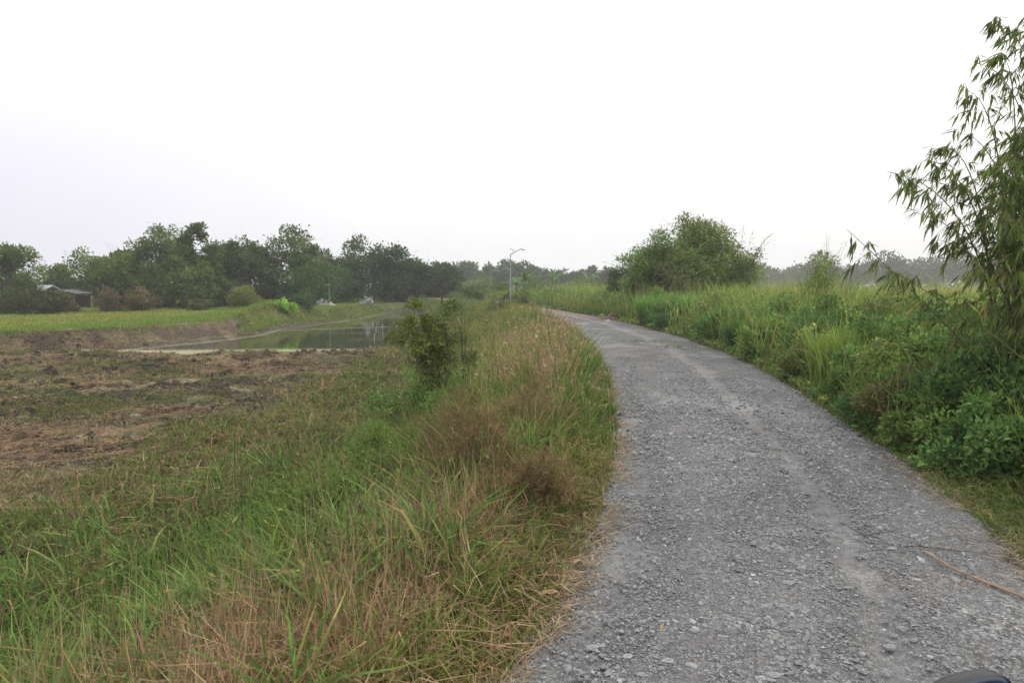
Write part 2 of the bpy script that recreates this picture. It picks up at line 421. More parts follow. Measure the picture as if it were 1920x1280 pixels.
def road():
    ys = np.concatenate([np.linspace(-14, 2.5, 80), 2.5 * (180 / 2.5) ** np.linspace(0, 1, 620)[1:]])
    us = np.linspace(0, 1, 90)
    l = xL(ys) - .12 + .42 * (fbm(ys, ys * 0, .9, 201) - .5) + .12 * (vnoise(ys, ys * 0, .2, 203) - .5)
    r = xR(ys) + .12 + .42 * (fbm(ys, ys * 0 + 9, 1.1, 205) - .5) + .12 * (vnoise(ys, ys * 0, .25, 207) - .5)
    x = l[:, None] + (r - l)[:, None] * us[None]; y = np.repeat(ys[:, None], len(us), 1)
    u = np.repeat(us[None], len(ys), 0)
    wob = .05 * (fbm(y, y * 0, 4, 211) - .5)
    t1 = np.exp(-((u - .60 + wob) / .06) ** 2) * (.55 + .45 * fbm(x, y, 2, 213)); t2 = np.exp(-((u - .11 + wob) / .07) ** 2)
    t3 = np.exp(-((u - .86) / .05) ** 2) * .5 + np.exp(-((u - .27 + wob) / .06) ** 2) * .6
    far = sst((y - 22) / 30)
    worn = np.clip(t1 * .65 + t2 * .3 + t3 * .4 * fbm(x, y, 3, 215) + .5 * far + .6 * sst((fbm(x, y, 1.8, 219) - .62) / .1), 0, 1)
    z = .012 + .05 * (1 - (2 * u - 1) ** 2) - .035 * t1 - .02 * t2 + .04 * (fbm(x, y, 1.2, 221) - .5) + .012 * (vnoise(x, y, .12, 223) - .5)
    z = z - .07 * sst((.03 - u) / .03) - .07 * sst((u - .97) / .03)
    g = .198 + .06 * (fbm(x, y, 1.6, 225) - .5) * 2 * .5
    c = np.stack([g * 1.01, g * 1.0, g * .965], -1)
    c = c * (1 + .06 * worn[..., None])
    red = sst((y - 34) / 8) * (sst((u - .45) / .3)) * .75 + .35 * sst((fbm(x, y, .8, 227) - .68) / .08) * sst((u - .5) / .2)
    tan = np.array([.25, .17, .13]); c = c * (1 - red[..., None] * .7) + tan * red[..., None] * .7
    dirt = sst((.05 - u) / .05) + sst((u - .94) / .05) * .6
    c = c * (1 - dirt[..., None] * .6) + np.array([.14, .12, .09]) * dirt[..., None] * .6
    V = np.stack([x, y, z], -1).reshape(-1, 3)
    na = len(us); i = np.arange(len(ys) - 1)[:, None]; j = np.arange(na - 1)[None]
    F = np.stack([i * na + j, i * na + j + 1, (i + 1) * na + j + 1, (i + 1) * na + j], -1).reshape(-1, 4)
    o = build('road', V, F, M_ROAD, c.reshape(-1, 3), smooth=True)
    a = o.data.attributes.new('worn', 'FLOAT', 'POINT'); a.data.foreach_set('value', worn.reshape(-1).astype(np.float32))
    tag(o, kind='structure')
road()
def RZ(x, y):
    u = (x - xL(y)) / (xR(y) - xL(y))
    return .012 + .05 * (1 - (2 * u - 1) ** 2) + .04 * (fbm(x, y, 1.2, 221) - .5)

def gravel():
    mb = MB()
    n = 95000
    yy = 2.9 * (22 / 2.9) ** rng.random(n); u = rng.random(n)
    xx = xL(yy) + (xR(yy) - xL(yy)) * (u * 1.04 - .02)
    keep = rng.random(n) > (np.exp(-((u - .6) / .07) ** 2) * .85 + np.exp(-((u - .27) / .06) ** 2) * .5 + np.exp(-((u - .08) / .07) ** 2) * .6)
    keep &= ((fbm(xx, yy, 1.3, 231) > .40) | (rng.random(n) < .35)) & (rng.random(n) > sst((yy - 9) / 13) * .97)
    xx, yy = xx[keep], yy[keep]; n = len(xx)
    s = np.exp(rng.normal(-4.95, .50, n)) * np.clip(yy / 6, .85, 1.7)
    s = np.minimum(s, .040)
    # base octahedral-ish pebble : 3 rings of 5
    a = np.arange(5) * 2 * PI / 5
    rings = [(.55, 1.0), (1.0, .35), (.85, -.6)]
    B = np.array([[r * math.cos(t), r * math.sin(t), h] for r, h in rings for t in a])
    Fq = [[k * 5 + i, k * 5 + 5 + i, k * 5 + 5 + (i + 1) % 5, k * 5 + (i + 1) % 5] for k in range(2) for i in range(5)]
    Fq += [[0, 1, 2, 3], [0, 3, 4, 0]]
    Fq = [f for f in Fq if len(set(f)) == 4]
    P = B[None] * (1 + rng.normal(0, .22, (n, 15, 1)))
    # close the top: pull ring 0 vertex 4 near the 0-3 chord
    P[:, 4] = (P[:, 0] + P[:, 3]) / 2 + .02
    asp = np.stack([rng.uniform(.7, 1.5, n), rng.uniform(.6, 1.0, n), rng.uniform(.22, .6, n)], -1)
    P = P * asp[:, None] * s[:, None, None]
    r = rng.random(n) * 2 * PI; tx = rng.normal(0, .22, n)
    P[..., 2] += P[..., 0] * tx[:, None]
    X = P[..., 0] * np.cos(r)[:, None] - P[..., 1] * np.sin(r)[:, None]; Y = P[..., 0] * np.sin(r)[:, None] + P[..., 1] * np.cos(r)[:, None]
    Z = P[..., 2] + (RZ(xx, yy) + s * .05)[:, None]
    V = np.stack([X + xx[:, None], Y + yy[:, None], Z], -1)
    F = (np.arange(n) * 15)[:, None, None] + np.array(Fq)[None]
    g = np.exp(rng.normal(-1.46, .22, n)); C = np.stack([g, g * 1.0, g * .985], -1)
    mb.add(V.reshape(-1, 3), F.reshape(-1, 4), np.repeat(C, 15, axis=0))
    o = mb.build('gravel', M_STONE)
    tag(o, 'loose crushed grey stone scattered over the gravel road', 'gravel', kind='stuff')
gravel()

def clods():
    mb = MB(); n = 34000
    r = 6 * (44 / 6) ** rng.random(n); a = np.radians(rng.uniform(-47, 2, n)); x = r * np.sin(a); y = r * np.cos(a)
    dl, dr = zones(x, y); sp = polysd(x, y, PLAT); sw = polysd(x, y, POND)
    m = (dl > 6.5) & (sp < 1.3) & (sw < -.3) & ((fbm(x, y * 1.5, 1.1, 104) > .52) | (fbm(x, y * 2.2, 5, 103) > .53) & (rng.random(n) < .5) | (sp > -.3))
    x, y, r = x[m], y[m], r[m]; n = len(x)
    s = np.exp(rng.normal(-3.3, .5, n)) * np.clip(r / 18, .6, 1.6)
    aa = np.arange(5) * 2 * PI / 5
    B = np.array([[q * math.cos(t), q * math.sin(t), h] for q, h in [(.35, 1.0), (.85, .5), (1.0, -.5)] for t in aa])
    Fq = [[k * 5 + i, k * 5 + 5 + i, k * 5 + 5 + (i + 1) % 5, k * 5 + (i + 1) % 5] for k in range(2) for i in range(5)] + [[0, 1, 2, 3]]
    P = (B[None] + rng.normal(0, .2, (n, 15, 3))) * s[:, None, None] * np.stack([rng.uniform(.8, 1.5, n), rng.uniform(.8, 1.3, n), rng.uniform(.5, 1, n)], -1)[:, None]
    V = P + np.stack([x, y, H(x, y)], -1)[:, None]
    F = (np.arange(n) * 15)[:, None, None] + np.array(Fq)[None]
    mb.add(V.reshape(-1, 3), F.reshape(-1, 4), np.repeat(vary((.095, .074, .055), n, .3), 15, axis=0))
    tag(mb.build('earth_clods', M_EARTH), 'dark broken clods of churned earth in the muddy field', 'earth clods', kind='stuff')
clods()

def water():
    m = bpy.data.materials.new('pond_water'); m.use_nodes = True
    t = m.node_tree; p = t.nodes['Principled BSDF']; p.inputs['Roughness'].default_value = .04
    p.inputs['Base Color'].default_value = (.055, .055, .03, 1); p.inputs['IOR'].default_value = 1.33
    tc = t.nodes.new('ShaderNodeTexCoord'); nz = t.nodes.new('ShaderNodeTexNoise'); nz.inputs['Scale'].default_value = 1.4; nz.inputs['Detail'].default_value = 3
    b = t.nodes.new('ShaderNodeBump'); b.inputs['Strength'].default_value = .10; b.inputs['Distance'].default_value = .05
    t.links.new(tc.outputs['Object'], nz.inputs['Vector']); t.links.new(nz.outputs[0], b.inputs['Height']); t.links.new(b.outputs[0], p.inputs['Normal'])
    n2 = t.nodes.new('ShaderNodeTexNoise'); n2.inputs['Scale'].default_value = .18; n2.inputs['Detail'].default_value = 6
    mr = t.nodes.new('ShaderNodeMapRange'); mr.inputs[1].default_value = .56; mr.inputs[2].default_value = .66
    mc = t.nodes.new('ShaderNodeMixRGB'); mc.inputs[1].default_value = (.05, .052, .03, 1); mc.inputs[2].default_value = (.14, .15, .06, 1)
    t.links.new(tc.outputs['Object'], n2.inputs['Vector']); t.links.new(n2.outputs[0], mr.inputs[0]); t.links.new(mr.outputs[0], mc.inputs[0])
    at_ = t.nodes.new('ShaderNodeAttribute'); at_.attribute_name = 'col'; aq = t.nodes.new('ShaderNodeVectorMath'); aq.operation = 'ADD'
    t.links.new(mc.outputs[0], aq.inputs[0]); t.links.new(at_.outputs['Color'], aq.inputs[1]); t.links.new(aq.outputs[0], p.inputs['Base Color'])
    x = np.linspace(-26, -3, 93); y = np.linspace(33, 87, 160)
    X, Y = np.meshgrid(x, y)
    sd_ = polysd(X, Y, POND)
    V = np.stack([X, Y, np.full(X.shape, WATER_Z)], -1).reshape(-1, 3)
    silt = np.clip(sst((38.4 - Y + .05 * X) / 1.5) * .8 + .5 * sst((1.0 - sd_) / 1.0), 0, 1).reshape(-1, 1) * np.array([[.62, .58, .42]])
    F = []
    for i in range(len(y) - 1):
        for j in range(len(x) - 1):
            if max(sd_[i, j], sd_[i + 1, j], sd_[i, j + 1], sd_[i + 1, j + 1]) > -.3:
                k = i * len(x) + j; F.append([k, k + 1, k + 1 + len(x), k + len(x)])
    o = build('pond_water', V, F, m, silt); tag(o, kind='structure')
water()

# ------------------------------------------------------------------ ground vegetation (uncountable)
def scatter(n, r0, r1, a0=-47, a1=47):
    r = r0 * (r1 / r0) ** rng.random(n); a = np.radians(rng.uniform(a0, a1, n))
    x = r * np.sin(a); y = r * np.cos(a)
    return x, y, r

def vegetation():
    green = MB(); dry = MB(); olive = MB(); leafy = MB(); field = MB(); rgrass = MB(); rweed = MB(); plume = MB(); litter = MB()
    G1 = (.098, .170, .040); G2 = (.150, .225, .062); G3 = (.055, .080, .026); OL = (.195, .205, .075)
    ST = (.36, .27, .165); ST2 = (.235, .150, .090); RD = (.34, .235, .15); BR = (.15, .10, .065)
    # --- left verge
    x, y, r = scatter(300000, 3.0, 62, -47, 16)
    dl, dr = zones(x, y)
    m = (dl > .02) & (dl < 9.5 + 3 * (fbm(x, y, 2.0, 300) - .5)) & (polysd(x, y, POND) < -.4)
    x, y, r, dl = x[m], y[m], r[m], dl[m]
    n = len(x); z = H(x, y)
    P = np.stack([x, y, z - .02], -1)
    lod = np.maximum(1, r / 7) ** .8
    na = fbm(x, y, 1.3, 301); nb = fbm(x, y, .6, 303); nc = fbm(x, y, 2.6, 305)
    tallz = sst((y - 7.5) / 5) * sst((3.2 + .06 * y - dl) / 1.4) * (.55 + .9 * (fbm(x, y, 1.5, 307) - .2))            # tall stand along the road
    edge = sst((dl - .05) / .8)
    lowf = sst((dl - 4.2) / 2.0)                                           # thins out toward the field
    # share of dry grass
    pd = .16 + .64 * sst((2.3 + 2.4 * (na - .5) * 2 - dl) / .9) * (1 - .25 * tallz)
    pd = np.where((y < 5.2) & (dl < 3.6), np.maximum(pd, .74 + 1.2 * (nb - .5)), pd)
    pd = np.clip(pd + 1.5 * (nb - .5) - .3 * sst((y - 24) / 14), .03, .9)
    pd = np.where(dl < .7, .22, pd)
    isd = rng.random(n) < pd
    rest = ~isd
    keep = (rng.random(n) > .6 * lowf) & ((fbm(x, y, .55, 309) > .37) | (rng.random(n) < .18) | (dl < .5))
    # dry tangled / tall straw
    k = isd & keep
    nk = k.sum(); tz = tallz[k]; up = rng.random(nk) < .10 + .6 * tz; clump = .55 + .95 * nb[k]
    hh = (.36 + .30 * rng.random(nk)) * (1 - tz) + tz * rng.uniform(.65, 1.25, nk)
    hh *= (.35 + .65 * edge[k]) * clump
    hh = np.where(up, hh, hh * .75)
    az = rng.random(nk) * 2 * PI
    lean = np.where(up, np.abs(rng.normal(.12, .12, nk)), rng.uniform(.3, 1.5, nk)); droop = np.where(up, rng.uniform(0, .15, nk), rng.uniform(.2, .85, nk))
    base = np.where((rng.random(nk) < .5)[:, None], vary(ST2, nk, .3), vary(BR, nk, .3))
    redm = (tz > .45) & (rng.random(nk) < .5)
    tip = np.where(redm[:, None], vary(RD, nk, .2), vary(ST, nk, .3))
    tip = np.where((rng.random(nk) < .35 * (1 - tz))[:, None], vary(ST2, nk, .3), tip)
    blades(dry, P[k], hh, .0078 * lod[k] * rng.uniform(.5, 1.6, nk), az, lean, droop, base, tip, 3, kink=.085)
    # seed plumes on the tall straw
    q = np.where(redm & up)[0]
    q = q[rng.random(len(q)) < .35]
    if len(q):
        tp = P[k][q] + np.stack([np.cos(az[q]) * lean[q] * hh[q], np.sin(az[q]) * lean[q] * hh[q], hh[q] * (1 - droop[q])], -1)
        for _ in range(4):
            pp = tp + rng.normal(0, .012, tp.shape) + np.array([0, 0, -.12]) * rng.random((len(q), 1))
            leaves(plume, pp, rdir(len(q), 1.6), .07 * lod[k][q] ** .5, .012 * lod[k][q], vary((.40, .29, .21), len(q), .2))
    # green blades
    lush = sst((dl - 2.0) / 1.2) * sst((9 - y) / 2.5)
    k = rest & keep & (rng.random(n) < .75)
    nk = k.sum(); tz = tallz[k]; lu = lush[k]
    hh = (rng.uniform(.2, .5, nk) + lu * rng.uniform(0, .25, nk) + tz * rng.uniform(.2, .75, nk) + .15 * sst((y[k] - 5) / 3) + .38 * rng.random(nk) * sst((y[k] - 7.5) / 3) * sst((24 - y[k]) / 5) * sst((6.2 - dl[k]) / 1.5)) * (.55 + .95 * nb[k])
    hh *= (.22 + .78 * edge[k]) * (1 - .35 * lowf[k])
    wd = (.008 + .012 * lu * rng.random(nk) + .006 * rng.random(nk)) * lod[k] ** .9
    az = rng.random(nk) * 2 * PI
    mixc = np.clip(sst((nc[k] - .42) / .2) + .8 * sst((y[k] - 9) / 6) * sst((dl[k] - 3) / 2), 0, 1)[:, None]
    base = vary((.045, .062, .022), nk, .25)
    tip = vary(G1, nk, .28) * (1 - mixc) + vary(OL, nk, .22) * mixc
    tip = np.where(((rng.random(nk) < .35) & (lu > .3))[:, None], vary(G2, nk, .2), tip)
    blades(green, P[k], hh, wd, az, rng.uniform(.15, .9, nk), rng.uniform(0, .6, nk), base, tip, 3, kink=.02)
    # leafy olive weeds in the hollow between grass and field
    lw = np.exp(-((dl - 3.4) / 1.5) ** 2) * sst((y - 6.0) / 1.5) * sst((21 - y) / 8) + .12
    k = rest & (rng.random(n) < lw * .22 * sst((dl - .8) / .8))
    nk = k.sum(); hp = rng.uniform(.25, .65, nk)
    for _ in range(9):
        t = rng.uniform(.15, 1, nk)
        pp = P[k] + np.stack([rng.normal(0, .05, nk), rng.normal(0, .05, nk), hp * t], -1)
        d = rdir(nk, .3)
        L_ = rng.uniform(.035, .08, nk) * lod[k] ** .7
        leaves(leafy, pp, d, L_, L_ * .45, vary((.095, .125, .045), nk, .3))
    blades(leafy, P[k], hp, .006 * lod[k], rng.random(nk) * 6.28, .15, .05, vary((.10, .09, .05), nk), vary((.12, .12, .05), nk), 2)
    # --- long upright green reeds, near left
    x, y, r = scatter(26000, 3.2, 16, -47, 4); dl, dr = zones(x, y)
    m = (dl > .8) & (dl < 7.0) & (fbm(x, y, .6, 311) > .53 + .16 * sst((2.9 - dl) / .8) * sst((7 - y) / 1) + .05 * (y < 4.8)); x, y, r = x[m], y[m], r[m]; n = len(x)
    P = np.stack([x, y, H(x, y)], -1)
    blades(green, P, rng.uniform(.45, .85, n), rng.uniform(.014, .028, n), rng.random(n) * 6.28, rng.uniform(.1, 1.1, n), rng.uniform(.0, .8, n), vary((.06, .09, .03), n), np.where((rng.random(n) < .22)[:, None], vary((.26, .20, .11), n, .3), vary((.115, .185, .065), n, .28)), 4, kink=.02)
    # --- dead and green stalks standing above the grass
    x, y, r = scatter(2600, 3.6, 30, -45, 8); dl, dr = zones(x, y)
    m = (dl > .8) & (dl < 6.5); x, y = x[m], y[m]; n = len(x)
    P = np.stack([x, y, H(x, y)], -1); hh = rng.uniform(.6, 1.1, n) * np.where(dl[m] > 4, .75, 1); az = rng.random(n) * 6.28
    blades(dry, P, hh, .0055 * np.maximum(1, r[m] / 7), az, rng.uniform(0, .35, n), .03, vary(ST2, n, .3), vary((.30, .25, .15), n, .25), 3, kink=.02)
    # --- the muddy field: matted dead grass lying flat, tufts
    x, y, r = scatter(420000, 6.0, 46, -47, 6); dl, dr = zones(x, y)
    sp = polysd(x, y, PLAT); sw = polysd(x, y, POND)
    cov = fbm(x, y, 1.6, 321)
    m = (dl > 4.6) & (sw < -.5) & (sp < 2.5) & (rng.random(len(x)) < sst((cov - .30) / .16) * .8 + .2)
    x, y, r, sp, cov = x[m], y[m], r[m], sp[m], cov[m]; n = len(x)
    P = np.stack([x, y, H(x, y) + .0], -1); lod = np.maximum(1, r / 9) ** .85
    c1 = fbm(x, y, 2.3, 323)[:, None]
    tipc = np.where(c1 > .61, vary((.125, .165, .045), n, .25), np.where(c1 > .45, vary((.31, .27, .15), n, .35), vary((.35, .245, .155), n, .3)))
    basec = vary((.085, .065, .04), n, .25)
    strip = (np.exp(-((y - 24.2 - .12 * (x + 10)) / 1.0) ** 2) * (x > -13) + np.exp(-((y - 15.5 + .2 * x - 2.5) / 1.1) ** 2) * .7) > .5 * (.6 + fbm(x, y, 1, 329)); tipc = np.where(strip[:, None], vary((.12, .19, .05), n, .25), tipc)
    up = (rng.random(n) < .35) & ((c1[:, 0] > .45) | strip)
    hh = np.where(up, rng.uniform(.08, .24, n), rng.uniform(.05, .16, n))
    blades(field, P, hh, .0065 * lod, rng.random(n) * 6.28, np.where(up, rng.uniform(.2, .9, n), rng.uniform(1.2, 3.0, n)), np.where(up, .2, .65), basec, tipc, 2, kink=.05)
    # --- plateau and mound grass
    x, y, r = scatter(230000, 24, 110, -47, -8); dl, dr = zones(x, y)
    sp = polysd(x, y, PLAT); sw = polysd(x, y, POND)
    mo = np.exp(-(((x + 20.2) / 2.6) ** 2 + ((y - 58) / 5.5) ** 2)); m = ((sp > 1.1) | (mo > .45) | ((sp > -.6) & (y > 50))) & (dl > 6) & (sw < .05); x, y, r, sp = x[m], y[m], r[m], sp[m]; n = len(x)
    P = np.stack([x, y, H(x, y)], -1)
    gn = fbm(x, y, 5, 331)
    mound = np.exp(-(((x + 20.2) / 3) ** 2 + ((y - 57) / 6) ** 2))
    isg = (gn + .5 * mound + .2 * np.exp(-((sp - 3.5) / 2.5) ** 2) + .25 * (fbm(x, y, 1.5, 333) - .5) > .55)[:, None]
    tip = np.where(isg, vary((.15, .235, .055), n, .28), vary((.27, .255, .095), n, .25))
    blades(olive, P, rng.uniform(.08, .30, n) * (1 + mound) * (.5 + fbm(x, y, 1.2, 337)), .011 * r / 20, rng.random(n) * 6.28, .4, .2, vary((.10, .13, .04), n), tip, 2)
    # dead grass hanging over the bank
    x, y, r = scatter(120000, 24, 80, -47, -10); sp = polysd(x, y, PLAT)
    m = (sp > -.2) & (sp < 2.4) & (xL(y) - x > 6) & (polysd(x, y, POND) < -.2) & (rng.random(len(x)) < fbm(x, y, 1.4, 335) * 1.2 - .15); x, y, r = x[m], y[m], r[m]; n = len(x)
    P = np.stack([x, y, H(x, y)], -1)
    blades(field, P, rng.uniform(.08, .25, n), .012 * r / 20, rng.random(n) * 6.28, rng.uniform(.5, 1.5, n), .5, vary((.13, .10, .065), n), vary((.25, .20, .12), n, .3), 2)
    # --- right verge
    x, y, r = scatter(300000, 3.6, 75, -6, 47); dl, dr = zones(x, y)
    m = (dr > .0) & (dr < 26); x, y, r, dr = x[m], y[m], r[m], dr[m]; n = len(x)
    P = np.stack([x, y, H(x, y) - .02], -1); lod = np.maximum(1, r / 7) ** .85
    kind = rng.random(n); nn = fbm(x, y, 1.8, 341); n2 = fbm(x, y, .9, 343)
    low = dr < .3 + .65 * sst((9 - y) / 2.5) + .4 * (n2 - .5)
    k = low & (kind < .9); nk = k.sum()
    blades(rgrass, P[k], rng.uniform(.05, .17, nk) * (1 + dr[k]), .006 * lod[k], rng.random(nk) * 6.28, rng.uniform(.3, 1.2, nk), rng.uniform(.1, .6, nk), vary(G3, nk), np.where((rng.random(nk) < .25)[:, None], vary(ST, nk, .25), vary((.11, .165, .045), nk, .25)), 3, kink=.03)
    # tall grass behind the weeds
    tall = (~low) & (dr < 20) & (rng.random(n) < .18 + .75 * sst((dr + 1.5 * (nn - .5) - 3.0) / 1.6))
    nk = tall.sum(); dd = dr[tall]
    hh = rng.uniform(.5, 1.3, nk) * (.6 + .95 * nn[tall]) * (1 - .5 * sst((dd - 8) / 7)) * (1 + .45 * sst((y[tall] - 10) / 12))
    br = sst((nn[tall] - .45) / .2)[:, None]
    tip = vary((.155, .235, .06), nk, .25) * (1 - br) + vary((.25, .295, .10), nk, .25) * br
    tip = np.where((rng.random(nk) < .13)[:, None], vary((.30, .26, .14), nk, .2), tip)
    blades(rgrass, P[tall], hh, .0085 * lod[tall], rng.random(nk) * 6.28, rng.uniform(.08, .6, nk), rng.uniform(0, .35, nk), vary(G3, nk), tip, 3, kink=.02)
    # leafy weeds
    wk = (~low) & (~tall) & (dr < 7.5) & (rng.random(n) < .62); nk = wk.sum()
    top = .16 + .95 * sst((dr[wk] - .4) / 2.0) * (.35 + 1.1 * n2[wk])
    for i in range(10):
        t = rng.uniform(.1, 1, nk) ** .7
        pp = P[wk] + np.stack([rng.normal(0, .07, nk), rng.normal(0, .07, nk), top * t], -1)
        L_ = rng.uniform(.03, .075, nk) * lod[wk] ** .6
        cc = vary((.105, .185, .06), nk, .3)
        c2 = vary((.20, .24, .085), nk, .3); cc = np.where((nn[wk] > .52)[:, None], c2, cc)
        cc = np.where((rng.random(nk) < .05)[:, None], vary((.24, .19, .11), nk, .2), cc)
        leaves(rweed, pp, rdir(nk, .5), L_, L_ * .55, cc, sag=.1)
    s2 = rng.random(nk) < .35
    blades(rweed, P[wk][s2], top[s2], .006 * lod[wk][s2], rng.random(s2.sum()) * 6.28, .2, .05, vary((.13, .10, .06), s2.sum()), vary((.13, .14, .06), s2.sum()), 2)
    # small grass patches growing in the road itself
    for (cx, cy, rx, ry, n) in ((4.95, 24.6, 1.0, .7, 170), (5.7, 22.6, .9, .8, 170)):
        aa = rng.random(n) * 6.28; q = rng.random(n) ** .5; X = cx + rx * q * np.cos(aa); Y = cy + ry * q * np.sin(aa)
        blades(rgrass, np.stack([X, Y, RZ(X, Y)], -1), rng.uniform(.03, .08, n), .02, rng.random(n) * 6.28, .8, .3, vary(G3, n), vary((.17, .17, .07), n, .3), 2)
    # far right field
    x, y, r = scatter(120000, 14, 240, 2, 47); dl, dr = zones(x, y)
    m = (dr > 9); x, y, r, dr = x[m], y[m], r[m], dr[m]; n = len(x)
    P = np.stack([x, y, H(x, y)], -1)
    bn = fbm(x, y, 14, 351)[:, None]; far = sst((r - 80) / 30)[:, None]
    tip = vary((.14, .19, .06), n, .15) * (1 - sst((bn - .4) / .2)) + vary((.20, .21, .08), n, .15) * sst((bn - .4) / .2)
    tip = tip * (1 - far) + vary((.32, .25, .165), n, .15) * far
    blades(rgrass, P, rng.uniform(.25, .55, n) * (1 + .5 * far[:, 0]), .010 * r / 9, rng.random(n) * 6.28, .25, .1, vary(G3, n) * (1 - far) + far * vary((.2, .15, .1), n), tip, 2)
    # between road end and far trees, left of road
    x, y, r = scatter(110000, 40, 200, -22, 10); dl, dr = zones(x, y); sw = polysd(x, y, POND)
    m = ((dl > .3) | (dr > .3)) & (sw < -.1) & (dl < 60) & ((polysd(x, y, PLAT) < 1.5) | (y > 110)); x, y, r = x[m], y[m], r[m]; n = len(x)
    P = np.stack([x, y, H(x, y)], -1)
    tn = fbm(x, y, 6, 361)[:, None]
    tip = np.where(tn > .52, vary((.22, .22, .09), n, .2), vary((.13, .17, .055), n, .2))
    blades(olive, P, rng.uniform(.3, 1.0, n) * np.where(sw[m] > -3, .5, 1), .012 * r / 14, rng.random(n) * 6.28, .2, .1, vary(G3, n), tip, 2)
    # straw litter along both road edges
    n = 16000; yy = 3.0 * (16 / 3.0) ** rng.random(n)
    side = rng.random(n) < .5
    xx = np.where(side, xL(yy) + rng.normal(-.06, .10, n), xR(yy) + rng.normal(.10, .14, n)); side |= yy > 8.5; xx = np.where(side & (yy > 8.5), xL(yy) + rng.normal(-.06, .10, n), xx)
    keep = fbm(xx, yy, .5, 371) > np.where(side, .55, .34); xx, yy = xx[keep], yy[keep]; n = len(xx)
    zz = np.maximum(H(xx, yy), np.where((xx > xL(yy)) & (xx < xR(yy)), RZ(xx, yy), -9)) + .006
    blades(litter, np.stack([xx, yy, zz], -1), rng.uniform(.01, .03, n), .006, rng.random(n) * 6.28, rng.uniform(3, 9, n), .2, vary((.24, .19, .135), n, .3), vary((.34, .275, .20), n, .25), 2, kink=.3)
    for mb_, nm, mt, lb, ct in (
        (green, 'green_grass', M_GRASS, 'lush green bladed grass on the verge left of the road', 'grass'),
        (dry, 'dry_grass', M_STRAW, 'tangled brown straw and tall dry grass on the verge left of the road', 'grass'),
        (plume, 'seed_heads', M_STRAW, 'pale reddish seed heads above the tall dry grass', 'seed heads'),
        (leafy, 'leafy_weeds', M_LEAF, 'low olive leafy weeds in the hollow left of the road', 'weeds'),
        (field, 'dead_grass', M_STRAW, 'matted dead grass lying over the churned muddy field', 'grass'),
        (olive, 'meadow_grass', M_GRASS, 'short bright green grass beyond the pond and the road bend', 'grass'),
        (rgrass, 'field_grass', M_GRASS, 'tall fresh green grass right of the road', 'grass'),
        (rweed, 'broadleaf_weeds', M_LEAF, 'dense broadleaf weeds crowding the right edge of the road', 'weeds'),
        (litter, 'straw_litter', M_STRAW, 'broken straw litter along the edges of the gravel road', 'litter')):
        tag(mb_.build(nm, mt), lb, ct, kind='stuff')
vegetation()

# ------------------------------------------------------------------ trees and shrubs
BARK = (.10, .085, .07)
def limb(mb, a, b, r0, r1, bend=.08, n=6, sides=5, col=BARK):
    a = np.array(a, float); b = np.array(b, float)
    t = np.linspace(0, 1, n)[:, None]
    P = a + (b - a) * t; L_ = np.linalg.norm(b - a)
    P = P + np.sin(t * PI) * rng.normal(0, bend * L_ * .4, 3) + np.array([0, 0, .05 * L_]) * np.sin(t * PI)
    P[1:-1] += rng.normal(0, .02 * L_, P[1:-1].shape)
    V, F = tube(P, np.linspace(r0, r1, n), sides); mb.add(V, F, vary(col, len(V), .12, .03))
    return P

